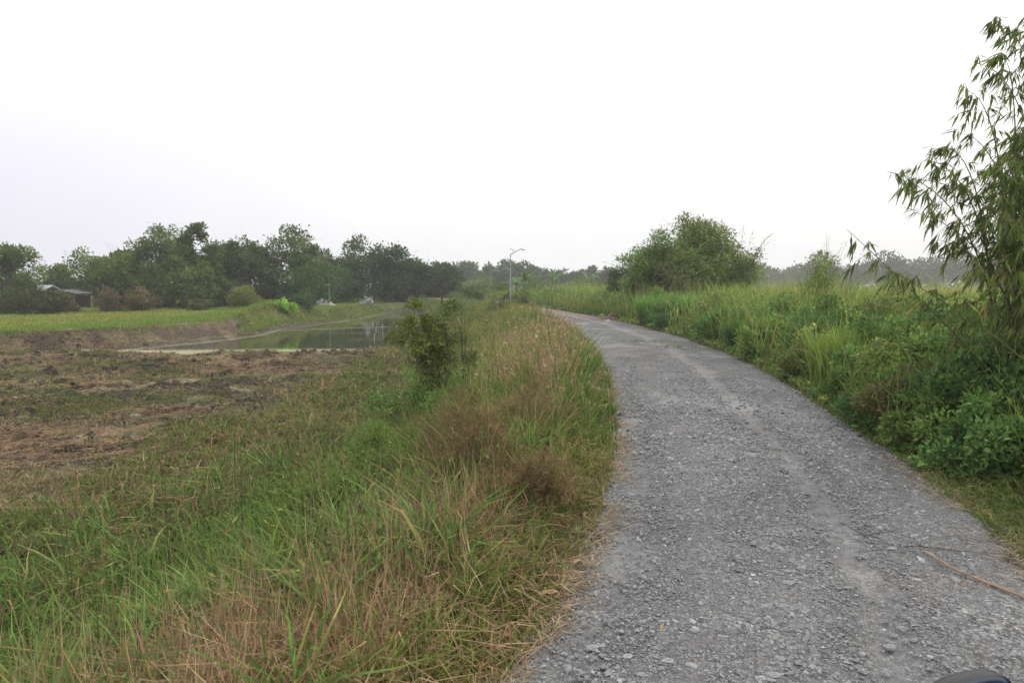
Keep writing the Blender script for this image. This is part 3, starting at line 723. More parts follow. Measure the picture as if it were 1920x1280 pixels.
def plant(name, label, cat, x, y, hgt, wid, col, nleaf, leaf, clumps=16, low=.15, flat=.75, sparse=.25, group=None, trunk_r=None, seed=None, parts=('trunk', 'crown'), asp=2.0, depth=1.0, lean=(0, 0), stems=1, zb=None, top_pow=1.0, bark=BARK, upb=.3, hang=0, radk=1.0, topz=.9):
    """a woody plant: tapered trunk or stems with limbs reaching the leaf clumps of an uneven crown"""
    global rng
    if seed is not None: rng = np.random.default_rng(seed)
    z0 = float(H(x, y)) if zb is None else zb
    root = empty(name, (x, y, z0), label, cat, group)
    tr = MB(); cr = MB()
    R = wid / 2 * 1.18; z1 = low * hgt
    tr_r = trunk_r or hgt * .022
    fork = []
    for s in range(stems):
        b0 = np.array([rng.normal(0, R * .12 * (stems > 1)), rng.normal(0, R * .12 * (stems > 1)), -.1])
        top = np.array([lean[0] * R * .5 + rng.normal(0, R * .1), lean[1] * R * .5 + rng.normal(0, R * .1), hgt * (.55 if stems == 1 else .45)])
        fork.append(limb(tr, b0, top, tr_r / stems ** .5, tr_r * .45 / stems ** .5, .06, 8, 7, bark))
    Cc = []
    for i in range(clumps):
        for _ in range(30):
            p = rng.uniform(-1, 1, 3)
            q = p.copy(); q[2] = p[2]
            if (p ** 2).sum() < 1 and (p ** 2).sum() > .12: break
        t = (p[2] + 1) / 2
        wr = (1 - .25 * t ** 2) if top_pow == 1 else (1 - t ** top_pow * .8)
        Cc.append([p[0] * R * .78 * wr + lean[0] * R * t * .5, p[1] * R * .78 * wr * depth + lean[1] * R * t * .5, z1 + (hgt - z1) * (.12 + .76 * t)])
    # one clump at the very top so the height is met
    Cc.append([lean[0] * R * .5 + rng.normal(0, R * .12), lean[1] * R * .5, hgt * topz])
    Cc = np.array(Cc)
    rad = R * rng.uniform(.26, .46, len(Cc)) * (16 / clumps) ** .25 * radk
    wts = rad ** 2; wts /= wts.sum()
    for c, rr in zip(Cc, rad):
        f = fork[rng.integers(len(fork))]; a = f[rng.integers(3, len(f))] if c[2] > f[3][2] else f[2]
        PP = limb(tr, a, c, tr_r * .28, tr_r * .07, .15, 6, 4, bark)
        for _ in range(3):
            limb(tr, PP[rng.integers(2, 6)], c + rng.normal(0, 1, 3) * rr * .8, tr_r * .09, tr_r * .03, .1, 4, 3, bark)
    idx = rng.choice(len(Cc), nleaf, p=wts)
    d = rdir(nleaf, .25); rho = rng.random(nleaf) ** .45
    # sub-lobes break up each clump
    lob = rng.normal(0, 1, (len(Cc), 7, 3)); lob = nrm(lob)
    li = rng.integers(0, 7, nleaf)
    off = d * rho[:, None] * .55 + lob[idx, li] * .62
    sp_ = rng.random(nleaf) < sparse * .12
    off[sp_] *= rng.uniform(1.05, 1.3, (sp_.sum(), 1))
    off[:, 2] *= flat
    P = Cc[idx] + off * rad[idx][:, None]
    P[:, 2] = np.maximum(P[:, 2], .05)
    cl = np.exp(rng.normal(0, .16, (len(Cc), 1)))[idx] * np.exp(rng.normal(0, .14, (len(Cc), 7)))[idx, li][:, None]
    c = vary(col, nleaf, .2, .06) * cl
    dd = nrm(off + rng.normal(0, .7, off.shape) + np.array([0, 0, upb - hang]))
    L_ = leaf * np.exp(rng.normal(0, .25, nleaf))
    leaves(cr, P, dd, L_, L_ / asp, c)
    tr.build(parts[0], M_BARK, root, True); cr.build(parts[1], M_LEAF, root)
    return root

def px(p, D): return (p - 960) / FPX * D
def top(py, D): return CAM_H + (530 - py) / FPX * D

TREES = [
 # px, D, top py, width px, colour, clumps, low, sparse, label, leaves
 (408, 75, 466, 84, (.06, .078, .036), 14, .05, .3, 'dense olive tree filling the gap right of the tallest tree', 6500),
 (478, 79, 456, 84, (.062, .082, .04), 14, .05, .3, 'dense tree between the flat-topped tree and the feathery one', 6500),
 (238, 76, 474, 76, (.075, .092, .042), 12, .05, .3, 'rounded olive tree just left of the stepped olive tree', 5000),
 (655, 92, 486, 70, (.045, .066, .04), 12, .0, .3, 'dark tree closing the gap left of the big rounded tree', 4500),
 (12, 62, 462, 105, (.085, .10, .045), 16, .22, .6, 'airy round-headed tree at the left edge of the photograph', 6500),
 (46, 61, 515, 52, (.055, .07, .045), 10, .1, .3, 'small dark tree standing just left of the white roof', 2500),
 (112, 84, 505, 60, (.075, .09, .045), 10, .1, .3, 'low olive tree between the white roof and the shed', 3000),
 (165, 76, 482, 118, (.095, .11, .055), 16, .1, .6, 'pale olive spreading tree behind the open shed', 6500),
 (218, 80, 492, 80, (.08, .10, .05), 12, .05, .4, 'olive tree filling the gap right of the shed', 5000),
 (268, 72, 452, 112, (.08, .095, .04), 16, .12, .5, 'olive green tree stepping up toward the tallest tree', 8000),
 (318, 75, 424, 96, (.075, .09, .04), 14, .25, .9, 'tall thin crowned tree with sky showing through, just left of the tallest', 5500),
 (375, 71, 419, 88, (.065, .082, .035), 15, .15, .5, 'tallest tree of the row with a dense pointed head', 8500),
 (345, 67, 490, 120, (.06, .075, .035), 14, .02, .2, 'broad dark low tree under the tallest tree', 7500),
 (442, 78, 451, 115, (.06, .08, .038), 16, .08, .3, 'broad flat-topped tree right of the tallest tree', 8500),
 (512, 80, 441, 118, (.065, .08, .042), 14, .25, .9, 'feathery tree with branches sweeping up to the right', 6500),
 (578, 82, 462, 76, (.075, .09, .05), 12, .3, 1.0, 'thin see-through tree at the right end of the tall row', 3500),
 (560, 77, 490, 135, (.045, .07, .035), 16, .02, .2, 'dense dark green tree behind the grassy mound', 9000),
 (625, 90, 490, 90, (.042, .062, .038), 13, .05, .2, 'dark tree behind the white rubbish pile', 5500),
 (702, 92, 463, 150, (.038, .056, .036), 20, .08, .35, 'big rounded dark tree standing over the far end of the pond', 11000),
 (770, 96, 484, 84, (.036, .052, .036), 12, .05, .25, 'dark shoulder tree right of the big rounded tree', 5000),
 (818, 101, 500, 90, (.040, .056, .038), 12, .05, .25, 'low dark tree above the bush on the verge', 5000),
 (852, 112, 514, 44, (.075, .085, .045), 9, .05, .3, 'small brownish green tree ending the dark row', 2000),
]
for i, (p, D, tp, wp, c, cl, lo, spz, lb, nl) in enumerate(TREES):
    x = px(p, D); z0 = float(H(x, D))
    c = (c[0] * 1.4, c[1] * 1.5, c[2] * 1.1)
    plant('tree', lb, 'tree', x, D, top(tp, D) - z0, wp / FPX * D * 1.08, c, nl, .30 * D / 78, cl, lo, .75, spz, 'trees in the dark row beyond the pond', seed=500 + i, asp=1.7,
          lean=(.5, 0) if i in (14, 15) else (0, 0))
# understorey closing the dark row
UND = [(225, 74), (300, 70), (395, 72), (455, 76), (520, 78), (600, 84), (655, 92), (735, 96), (790, 99), (40, 66), (95, 70), (-60, 60), (-140, 66)]
for i, (p, D) in enumerate(UND):
    x = px(p, D); tpy = 528 + 8 * (i % 3)
    plant('bush', 'dark shapeless bush in the shade beneath the tree row', 'bush', x, D, top(tpy, D) - float(H(x, D)), 105 / FPX * D, (.05, .065, .035), 3200, .32, 10, -.05, .8, .2, 'bushes beneath the tree row', seed=600 + i, parts=('stems', 'foliage'), stems=3)
# trees outside the left edge
for i, (p, D, tp) in enumerate([(-90, 70, 450), (-190, 78, 470)]):
    x = px(p, D)
    plant('tree', 'olive tree beyond the left edge of the tree row', 'tree', x, D, top(tp, D) - float(H(x, D)), 9, (.07, .085, .04), 5000, .3, 14, .1, .75, .4, 'trees in the dark row beyond the pond', seed=640 + i, asp=1.7)

FAR = [(868, 190, 497, 44), (893, 200, 499, 36), (912, 175, 510, 40), (930, 185, 499, 50), (952, 190, 495, 46), (985, 180, 497, 54), (1006, 200, 505, 40), (1040, 210, 516, 36),
       (1068, 190, 512, 50), (1085, 230, 518, 40), (1112, 200, 508, 46), (1138, 190, 511, 44), (1165, 200, 510, 50), (1195, 210, 505, 60), (1235, 220, 507, 60), (1290, 230, 508, 60), (1340, 240, 508, 60)]
FARR = [(1390, 300, 512, 50), (1422, 280, 503, 40), (1458, 300, 513, 56), (1495, 260, 506, 60), (1532, 240, 488, 56), (1562, 270, 498, 50), (1592, 260, 500, 50), (1625, 300, 500, 56), (1652, 240, 480, 60), (1690, 260, 492, 60),
        (1722, 280, 498, 60), (1755, 250, 489, 60), (1792, 240, 480, 70), (1838, 260, 490, 60), (1885, 250, 484, 60), (1935, 260, 490, 70), (1990, 270, 492, 70), (2050, 260, 490, 70)]
for i, (p, D, tp, wp) in enumerate(FAR + FARR):
    x = px(p, D); rt = i >= len(FAR)
    plant('distant_tree', 'grey green distant tree on the horizon right of the thicket' if rt else 'hazy blue green distant tree beyond the bend of the road', 'tree', x, D, top(tp, D) - float(H(x, D)), wp * 1.35 / FPX * D,
          (.07, .085, .055) if rt else (.06, .085, .055), 2400, .75 * D / 200, 10, -.05, .8, .5, 'distant trees on the right horizon' if rt else 'distant trees beyond the road bend', seed=700 + i, asp=1.6)
rng = np.random.default_rng(99)

# thicket at the right of the road (bamboo-like mound of several crowns)
D = 43.0
plant('thicket', 'big domed green thicket beside the road, higher at its right end', 'thicket', px(1304, D), D, top(420, D) - .3, 7.4, (.155, .185, .062), 46000, .20, 44, -.05, 1.0, .15, topz=.8, top_pow=6, seed=801, parts=('stems', 'foliage'), stems=7, asp=2.6, depth=.8, trunk_r=.16, upb=-.1)
plant('thicket', 'lower left shoulder of bushes leaning out of the domed thicket', 'thicket', px(1236, D), D - .5, top(452, D) - .3, 4.8, (.13, .18, .062), 22000, .19, 26, -.05, .9, .4, seed=802, parts=('stems', 'foliage'), stems=5, asp=2.6, depth=.8, trunk_r=.12, upb=-.1)
plant('bush', 'rounded dark bush at the foot of the thicket, nearest the road bend', 'bush', px(1160, 50), 50, top(512, 50) - .2, 2.6, (.085, .115, .05), 5000, .16, 12, -.05, .9, .3, seed=803, parts=('stems', 'foliage'), stems=3)
plant('bush', 'brown twiggy bush hugging the lower front of the thicket', 'bush', px(1265, 40), 40.5, top(520, 40) - .3, 4.2, (.12, .12, .065), 5500, .13, 14, -.05, .8, .6, seed=804, parts=('stems', 'foliage'), stems=6)
plant('bush', 'olive bush with tall wispy shoots standing in the right-hand grass', 'bush', px(1548, 24), 24, top(496, 24) - .3, 2.2, (.17, .20, .075), 9000, .085, 15, -.05, .95, .5, seed=805, parts=('stems', 'foliage'), stems=5, asp=2.8)
plant('bush', 'low rounded olive bush in the field between the wispy bush and the bamboo', 'bush', px(1682, 21), 21, top(527, 21) - .3, 1.6, (.17, .18, .08), 5000, .07, 10, -.05, .8, .5, seed=806, parts=('stems', 'foliage'), stems=4, asp=2.6)
plant('bush', 'dark brownish bush leaning over the right road edge', 'bush', 5.75, 9.6, .9, 1.4, (.13, .12, .06), 9000, .055, 20, -.1, .9, .4, seed=807, parts=('stems', 'foliage'), stems=5, asp=1.9, trunk_r=.03)
plant('bush', 'fresh green leafy bush beside the dark brownish one', 'bush', 6.1, 8.6, 1.0, 1.7, (.11, .19, .065), 8000, .08, 20, -.1, .9, .3, seed=808, parts=('stems', 'foliage'), stems=5, asp=1.8, trunk_r=.03)
plant('bush', 'shaded leafy bush under the bamboo at the right edge of the photograph', 'bush', px(1935, 8.0), 8.6, 1.1, 2.0, (.07, .12, .045), 7000, .09, 18, -.1, .9, .3, seed=809, parts=('stems', 'foliage'), stems=5, asp=2.0, trunk_r=.03)
plant('bush', 'leafy green weed bush low at the road edge, left of the dark bush', 'bush', 7.3, 15.4, .75, 1.5, (.085, .145, .05), 5500, .07, 14, -.1, .9, .3, seed=811, parts=('stems', 'foliage'), stems=4, asp=2, trunk_r=.02)
# bush on the left verge
plant('bush', 'broad leafy dark bush standing on the left verge before the pond', 'bush', px(826, 15), 15.0, top(566, 15) - float(H(px(826, 15), 15.0)), 1.8, (.10, .115, .045), 6500, .08, 18, -.05, 1.0, .5, seed=821, parts=('stems', 'foliage'), stems=7, asp=2.2, trunk_r=.04, radk=.9, top_pow=3)
plant('bush', 'yellow green crown of shoots leaning left over the dark verge bush', 'bush', px(795, 14.7), 14.7, top(546, 14.7) - float(H(px(795, 14.7), 14.7)), 1.35, (.16, .18, .062), 3600, .08, 13, .42, .8, .8, seed=822, parts=('stems', 'foliage'), stems=5, asp=2.2, trunk_r=.025, lean=(-.35, 0), radk=.8)
plant('bush', 'low green bush in the tall grass at the foot of the verge bush', 'bush', px(765, 13.6), 13.6, 1.5, 1.8, (.11, .17, .055), 5000, .065, 14, -.05, .9, .4, seed=823, parts=('stems', 'foliage'), stems=5, asp=2.2, trunk_r=.02)
# weedy mounds on the verges
VM = [(880, 13.0, 1.3, 1.5, (.15, .18, .065), 'tall olive weed mound filling the verge right of the verge bush', 5000, .07, 4),
      (700, 12.6, 1.0, 1.6, (.17, .19, .075), 'pale olive weed mound left of the verge bush', 4500, .06, 4),
      (1010, 6.3, .55, .9, (.19, .125, .08), 'low reddish brown tangle right beside the gravel, nearest the camera', 4500, .09, 11),
      (640, 5.2, .42, 1.0, (.14, .19, .06), 'broad leafy light green weed mound in the near grass', 3600, .06, 2.0),
      (300, 5.0, .40, 1.1, (.11, .18, .06), 'broad leafy green weed mound at the bottom left', 3600, .055, 2.0),
      (820, 11.5, 1.0, 1.3, (.15, .20, .07), 'tall leafy green weed mound right of the verge bush foot', 4500, .07, 3),
      (560, 7.6, .7, 1.3, (.12, .16, .05), 'leafy olive weed mound in the hollow at the near left', 5000, .055, 2.0),
      (660, 8.6, .8, 1.3, (.13, .165, .055), 'leafy olive weed mound below the dry forked stalk', 5000, .055, 2.0),
      (480, 6.6, .45, 1.1, (.10, .15, .05), 'darker leafy weed mound nearest the bottom left', 4200, .055, 2.0),
      (720, 10.5, .85, 1.3, (.12, .17, .055), 'leafy green weed mound in front of the verge bush', 4500, .06, 2.2),
      (905, 7.2, .80, 1.3, (.17, .115, .072), 'tangled brown mound of dead weed beside the road, the nearer one', 6000, .10, 11),
      (860, 8.8, 1.0, 1.4, (.15, .105, .068), 'tangled brown mound of dead weed behind the nearer brown one', 6000, .10, 11),
      (1000, 9.6, 1.0, 1.1, (.22, .16, .10), 'tangled straw coloured mound close to the road edge', 5000, .11, 12),
      (760, 6.4, .45, 1.0, (.15, .13, .07), 'half dead brownish weed mound in the near grass', 4200, .08, 8)]
for i, (p, D, hh_, ww_, c_, lb, nl_, lf_, ap_) in enumerate(VM):
    plant('weed_mound', lb, 'weeds', px(p, D), D, hh_, ww_, c_, nl_, lf_, 14, -.25, .9, .8, seed=870 + i, parts=('stems', 'foliage'), stems=6, asp=ap_, trunk_r=.012)
RM = [(7.9, 1.7, .95, 1.5), (8.6, .65, .6, 1.0), (9.6, 1.5, .95, 1.5), (10.9, 2.3, 1.1, 1.7), (11.8, .9, .8, 1.3), (13.0, 2.4, 1.1, 1.8), (14.6, 1.6, 1.0, 1.6), (18.4, 2.2, 1.1, 1.9), (7.6, .75, .7, 1.2), (8.9, 1.3, 1.0, 1.5), (10.2, .55, .65, 1.1), (11.3, 1.5, 1.0, 1.6), (12.4, .6, .7, 1.2), (13.6, 1.6, 1.05, 1.6), (15.2, .7, .8, 1.4), (17.0, 1.3, 1.0, 1.8), (19.3, .8, .85, 1.6), (21.5, 1.7, 1.1, 2.0),
      (24.5, .9, .9, 1.9), (28, 1.5, 1.1, 2.3), (32, 1.0, 1.0, 2.2), (36, 1.5, 1.2, 2.6), (9.4, 2.6, 1.15, 1.8), (12.6, 3.0, 1.15, 1.9), (16.5, 3.2, 1.1, 2.2)]
for i, (y_, o_, hh_, ww_) in enumerate(RM):
    c_ = [(.085, .15, .055), (.17, .23, .075), (.10, .165, .06), (.11, .18, .065), (.17, .19, .08)][i % 5]
    plant('weed_mound', 'mounded leafy green weeds crowding the right edge of the road', 'weeds', float(xR(y_)) + o_, y_, hh_ * 1.2, ww_, c_, 5000, .052 + .0022 * y_, 14, -.25, .85, .6, seed=900 + i, group='weed mounds along the right road edge', parts=('stems', 'foliage'), stems=5, asp=1.9, trunk_r=.012)
# plants on the plateau
plant('bush', 'rounded olive haystack-shaped bush on the bank beyond the pond', 'bush', px(462, 62), 62, top(543, 62) + .4, 3.4, (.17, .18, .07), 9000, .13, 18, -.1, .95, .1, seed=831, parts=('stems', 'foliage'), stems=4)
plant('bush', 'bright yellow green bush on top of the grassy mound', 'bush', px(533, 57), 57, top(557, 57) - .2, 1.9, (.21, .34, .06), 2600, .15, 8, -.1, .8, .5, seed=832, parts=('stems', 'foliage'), stems=3)
plant('bush', 'dark green bush right of the bright bush on the mound', 'bush', px(566, 62), 62, top(560, 62) + .3, 2.2, (.06, .10, .05), 2600, .15, 9, -.1, .8, .4, seed=833, parts=('stems', 'foliage'), stems=3)
for i, (p, D, tp, wp, c, lb) in enumerate([
    (20, 55, 548, 100, (.08, .09, .05), 'grey green hedge bush at the far left edge of the grass'),
    (84, 56, 542, 84, (.075, .085, .05), 'grey green hedge bush below the white roof'),
    (120, 58, 556, 50, (.15, .105, .07), 'low brown bush below the shed'),
    (205, 60, 548, 58, (.13, .10, .07), 'reddish brown dead bush right of the shed post'),
    (262, 61, 543, 62, (.15, .11, .075), 'reddish brown dead bush, the taller and more right-hand one'),
    (372, 62, 562, 34, (.11, .11, .06), 'small pale weed bush in front of the tallest tree')]):
    plant('bush', lb, 'bush', px(p, D), D, top(tp, D) + .4, wp / FPX * D, c, 6000, .16, 14, -.1, .85, .4, seed=840 + i, parts=('stems', 'foliage'), stems=4)
rng = np.random.default_rng(123)

for i, (p, D, tp, wd_, lb) in enumerate([(1222, 35, 543, 1.3, 'tall bright green elephant grass clump below the left shoulder of the thicket'), (1292, 33, 543, 1.1, 'tall bright green elephant grass clump below the middle of the thicket'),
        (1395, 22, 585, 1.1, 'dark green grass clump between the road and the wispy olive bush'), (1590, 14, 600, 1.2, 'bright yellow green grass clump in front of the wispy olive bush')]):
    xx = px(p, D); z0 = float(H(xx, D)); n_ = 1500; hh_ = top(tp, D) - z0
    mb_ = MB(); a_ = rng.random(n_) * 6.28; rr_ = wd_ * .45 * rng.random(n_) ** .6
    c0 = [(.15, .27, .08), (.15, .27, .08), (.08, .15, .05), (.22, .30, .07)][i]
    blades(mb_, np.stack([rr_ * np.cos(a_), rr_ * np.sin(a_), 0 * a_ - .05], -1), hh_ * rng.uniform(.5, 1.08, n_), .02 * D / 22, a_ + rng.normal(0, .5, n_), rng.uniform(.05, .5, n_), rng.uniform(0, .35, n_), vary((.06, .09, .03), n_), vary(c0, n_, .2), 4, kink=.015)
    o = mb_.build('grass_clump', M_GRASS); o.location = (xx, D, z0); tag(o, lb, 'grass clump')

CB = [(940, 49.5, 560, 70), (985, 53, 556, 50), (885, 75, 540, 60), (930, 92, 536, 60), (975, 68, 548, 50), (1010, 88, 538, 60), (1045, 74, 545, 50), (1080, 100, 530, 70), (1120, 84, 534, 60), (1000, 120, 526, 70), (900, 125, 528, 70), (1140, 66, 548, 50), (950, 62, 556, 36), (1060, 64, 552, 50), (1105, 58, 558, 44)]
for i, (p, D, tp, wp) in enumerate(CB):
    plant('bush', 'scrubby green bush crowding the verges where the road bends away', 'bush', px(p, D), D, top(tp, D) - float(H(px(p, D), D)), wp / FPX * D, [(.10, .13, .05), (.13, .15, .06), (.08, .11, .05)][i % 3], 2600, .004 * D * .6, 10, -.1, .85, .6, seed=950 + i, group='bushes around the road bend', parts=('stems', 'foliage'), stems=4)
rng = np.random.default_rng(321)

# wispy bare shoots of the thicket and of bushes
def shoots(name, label, cat, base, targets, r=.012, col=(.11, .10, .06), leafc=(.09, .11, .05), nl=14, ll=.12, group=None):
    root = empty(name, tuple(base), label, cat, group)
    b = np.array(base, float); st = MB(); fo = MB()
    for tg in targets:
        tg = np.array(tg, float) - b
        s0 = rng.normal(0, .12, 3) * np.array([1, 1, 0])
        t = np.linspace(0, 1, 10)[:, None]
        ctl = s0 + (tg - s0) * np.array([.35, .35, .85])
        P = (1 - t) ** 2 * s0 + 2 * t * (1 - t) * ctl + t ** 2 * tg
        V, F = tube(P, np.linspace(r, r * .25, 10), 4); st.add(V, F, vary(col, len(V), .1))
        m = nl
        tt = rng.uniform(.45, 1, m); pp = np.stack([np.interp(tt, t[:, 0], P[:, k]) for k in range(3)], -1) + rng.normal(0, ll * .8, (m, 3))
        leaves(fo, pp, rdir(m, -.3), ll, ll * .25, vary(leafc, m, .2))
    st.build('stems', M_BARK, root, True); fo.build('foliage', M_LEAF, root)
    return root
D = 43
shoots('bamboo_shoots', 'thin leafy shoots arching out to the right of the domed thicket', 'shoots', (px(1385, D), D, .2),
       [W(a, b, D) for a, b in [(1452, 436), (1440, 445), (1425, 462), (1432, 478), (1410, 440), (1405, 470), (1428, 492), (1395, 425)]], .02, nl=26, ll=.17)
shoots('bamboo_shoots', 'leafy shoots sticking up and left from the thicket', 'shoots', (px(1235, D), D, .2),
       [W(a, b, D) for a, b in [(1240, 414), (1252, 418), (1262, 420), (1243, 428), (1134, 492), (1150, 497), (1200, 470), (1335, 408), (1306, 409)]], .02, nl=26, ll=.17)
D = 24
shoots('weed_stalks', 'tall thin seeding stalks rising from the wispy olive bush', 'stalks', (px(1550, D), D, .2),
       [W(a, b, D) for a, b in [(1550, 432), (1556, 440), (1545, 455), (1520, 470), (1580, 455), (1590, 452), (1600, 462), (1562, 470), (1512, 480), (1572, 470)]], .008, nl=20, ll=.06)
D = 14.5
shoots('bare_stalks', 'dark leafless stalks fanning upward right of the verge bush', 'stalks', (px(868, D), D, float(H(px(868, D), D))),
       [W(a, b, D) for a, b in [(846, 572), (862, 545), (861, 580), (858, 600), (889, 572), (872, 590)]], .009, (.075, .06, .045), nl=1, ll=.04)
shoots('weed_stalks', 'pale branching seed stalks left of the verge bush, leaning left', 'stalks', (px(745, 12), 12, float(H(px(745, 12), 12))),
       [W(a, b, 12) for a, b in [(700, 560), (712, 575), (725, 548), (735, 590), (690, 600)]], .006, (.16, .13, .08), (.12, .13, .06), nl=8, ll=.05)
def at(pxx, pyy, z):
    """ground point at height z below photo pixel"""
    v = W(pxx, pyy, 1.0) - np.array([0, 0, CAM_H]); t = (z - CAM_H) / v[2]
    return v[0] * t, v[1] * t
for (a, b, D, tg, lb) in [
    (135, 930, 8.2, [(92, 742), (95, 760)], 'pale leaning seed stalk in front of the muddy field at the left'),
    (100, 1010, 6.6, [(96, 915), (112, 925)], 'dark bent dead stalk low at the left edge of the grass'),
    (620, 860, 7.6, [(552, 738), (585, 760), (690, 812), (640, 730)], 'pale dry forked stalk standing in the olive weeds'),
    (305, 950, 7.2, [(292, 820), (300, 850)], 'dark thin green stalk with a fluffy head'),
    (180, 1230, 4.4, [(178, 1118), (183, 1140)], 'single dark upright stalk in the near green grass'),
    (440, 900, 7.4, [(440, 778), (452, 800)], 'yellow tipped weed stalk at the edge of the muddy field')]:
    shoots('dry_stalk', lb, 'stalk', (px(a, D), D, float(H(px(a, D), D))), [W(u, v, D) for u, v in tg], .006, (.24, .18, .10) if 'pale' in lb else (.09, .08, .04), (.20, .20, .08), nl=7, ll=.04)

for (p, D, tpx, tpy) in [(548, 4.3, 560, 1015), (425, 4.6, 432, 1062), (1000 - 785, 4.9, 213, 1068), (660, 4.7, 668, 1010), (455, 5.4, 448, 965), (330, 4.5, 322, 1100), (720, 6.0, 735, 935), (830, 7.0, 842, 800)]:
    shoots('dead_stem', 'stout brown dead stem standing in the near grass', 'dead stem', (px(p, D), D, float(H(px(p, D), D))), [W(tpx, tpy, D), W(tpx + 14, tpy + 60, D)], .008, (.24, .15, .09), (.26, .18, .11), nl=6, ll=.09, group='dead brown stems in the near grass')
# ------------------------------------------------------------------ bamboo at the right edge
def bamboo():
    global rng
    rng = np.random.default_rng(4242)
    D0 = 8.8; bx = px(1975, D0)
    base = np.array([bx, D0, float(H(bx, D0))])
    root = empty('bamboo_clump', tuple(base), 'tall bamboo clump with drooping narrow leaves at the right edge of the photograph', 'bamboo')
    fo = MB(); br = MB()
    ends = [(1862, 40, 8.4), (1908, 58, 8.8), (1835, 120, 8.6), (1815, 170, 8.2), (1955, 20, 8.8), (1800, 250, 8.6), (1662, 322, 7.9), (1735, 300, 8.3), (1770, 275, 8.9),
            (1700, 335, 8.6), (1588, 430, 7.8), (1612, 475, 8.0), (1720, 400, 8.4), (1760, 450, 8.8), (1800, 560, 8.2), (1880, 110, 9.2), (1990, -60, 9.0), (2080, -20, 8.6), (2150, 120, 9.0), (2220, 300, 8.6),
            (1860, 300, 7.6), (1900, 240, 9.6), (1840, 420, 9.4), (1950, 200, 7.9), (2040, 100, 9.8), (1830, 500, 7.8)]
    dens = [(rng.uniform(1850, 2120), rng.uniform(200, 580), rng.uniform(7.6, 10)) for _ in range(56)] + [(rng.uniform(1835, 2040), rng.uniform(230, 540), rng.uniform(8.0, 9.8)) for _ in range(12)] + [(rng.uniform(1890, 2100), rng.uniform(380, 640), rng.uniform(7.6, 9.6)) for _ in range(22)]
    gcol = (.095, .125, .042)
    for ei, (a, b, D) in enumerate(ends + dens):
        e = W(a, b, D) - base
        s0 = np.array([rng.normal(0, .25), rng.normal(0, .3), 0])
        low = b > 380
        ctl = s0 + (e - s0) * np.array([.25, .25, 0]) + np.array([0, 0, max(e[2] * (1.0 if not low else .9), .6)])
        if ei in (10, 11): ctl = s0 + np.array([e[0] * .35, e[1] * .4, 1.1])
        t = np.linspace(0, 1, 18)[:, None]
        P = (1 - t) ** 2 * s0 + 2 * t * (1 - t) * ctl + t ** 2 * e
        r0 = .016 if ei < len(ends) else .011
        mbc = MB(); V, F = tube(P, np.linspace(r0, .0022, 18), 6); mbc.add(V, F, vary((.13, .14, .06), len(V), .08, .03))
        mbc.build('culm', M_BARK, root, True)
        nb = 26 if ei < len(ends) else 20
        if ei in (10, 11): nb = 17
        t0 = .42 if not low else .5
        for k in range(nb):
            tt = rng.uniform(t0, 1.0) if k else 1.0
            if ei < len(ends) and a < 1800: tt = t0 + (1 - t0) * (k + .5) / nb
            p0 = np.array([np.interp(tt, t[:, 0], P[:, q]) for q in range(3)])
            tang = nrm((np.array([np.interp(min(tt + .02, 1), t[:, 0], P[:, q]) for q in range(3)]) - np.array([np.interp(tt - .03, t[:, 0], P[:, q]) for q in range(3)]))[None])[0]
            L_ = rng.uniform(.12, .5) * (1.2 - .6 * tt)
            dd = nrm((tang * .6 + rng.normal(0, .5, 3) + np.array([0, 0, -.05]))[None])[0]
            e2 = p0 + dd * L_ + np.array([0, 0, -.3 * L_])
            tq = np.linspace(0, 1, 5)[:, None]; Q = p0 + (e2 - p0) * tq + np.array([0, 0, .14 * L_]) * np.sin(tq * PI)
            V, F = tube(Q, np.linspace(.003, .0012, 5), 3); br.add(V, F, vary((.13, .11, .06), len(V), .1))
            m = rng.integers(6, 11)
            ti = rng.uniform(.2, 1, m)
            pp = np.stack([np.interp(ti, tq[:, 0], Q[:, q]) for q in range(3)], -1)
            ld = dd[None] * .55 + rng.normal(0, .28, (m, 3)) + np.array([-.12, 0, -1.0])
            L2 = rng.uniform(.10, .23, m)
            base_c = gcol if rng.random() < .8 else (.17, .19, .06)
            cc = vary(base_c, m, .25); cc = np.where((rng.random(m) < .06)[:, None], vary((.24, .19, .10), m), cc)
            leaves(fo, pp, ld, L2, L2 * rng.uniform(.10, .16, m), cc, wide=.34, fold=.12, sag=.06)
    br.build('branchlets', M_BARK, root, True)
    fo.build('foliage', M_LEAF, root)
bamboo()

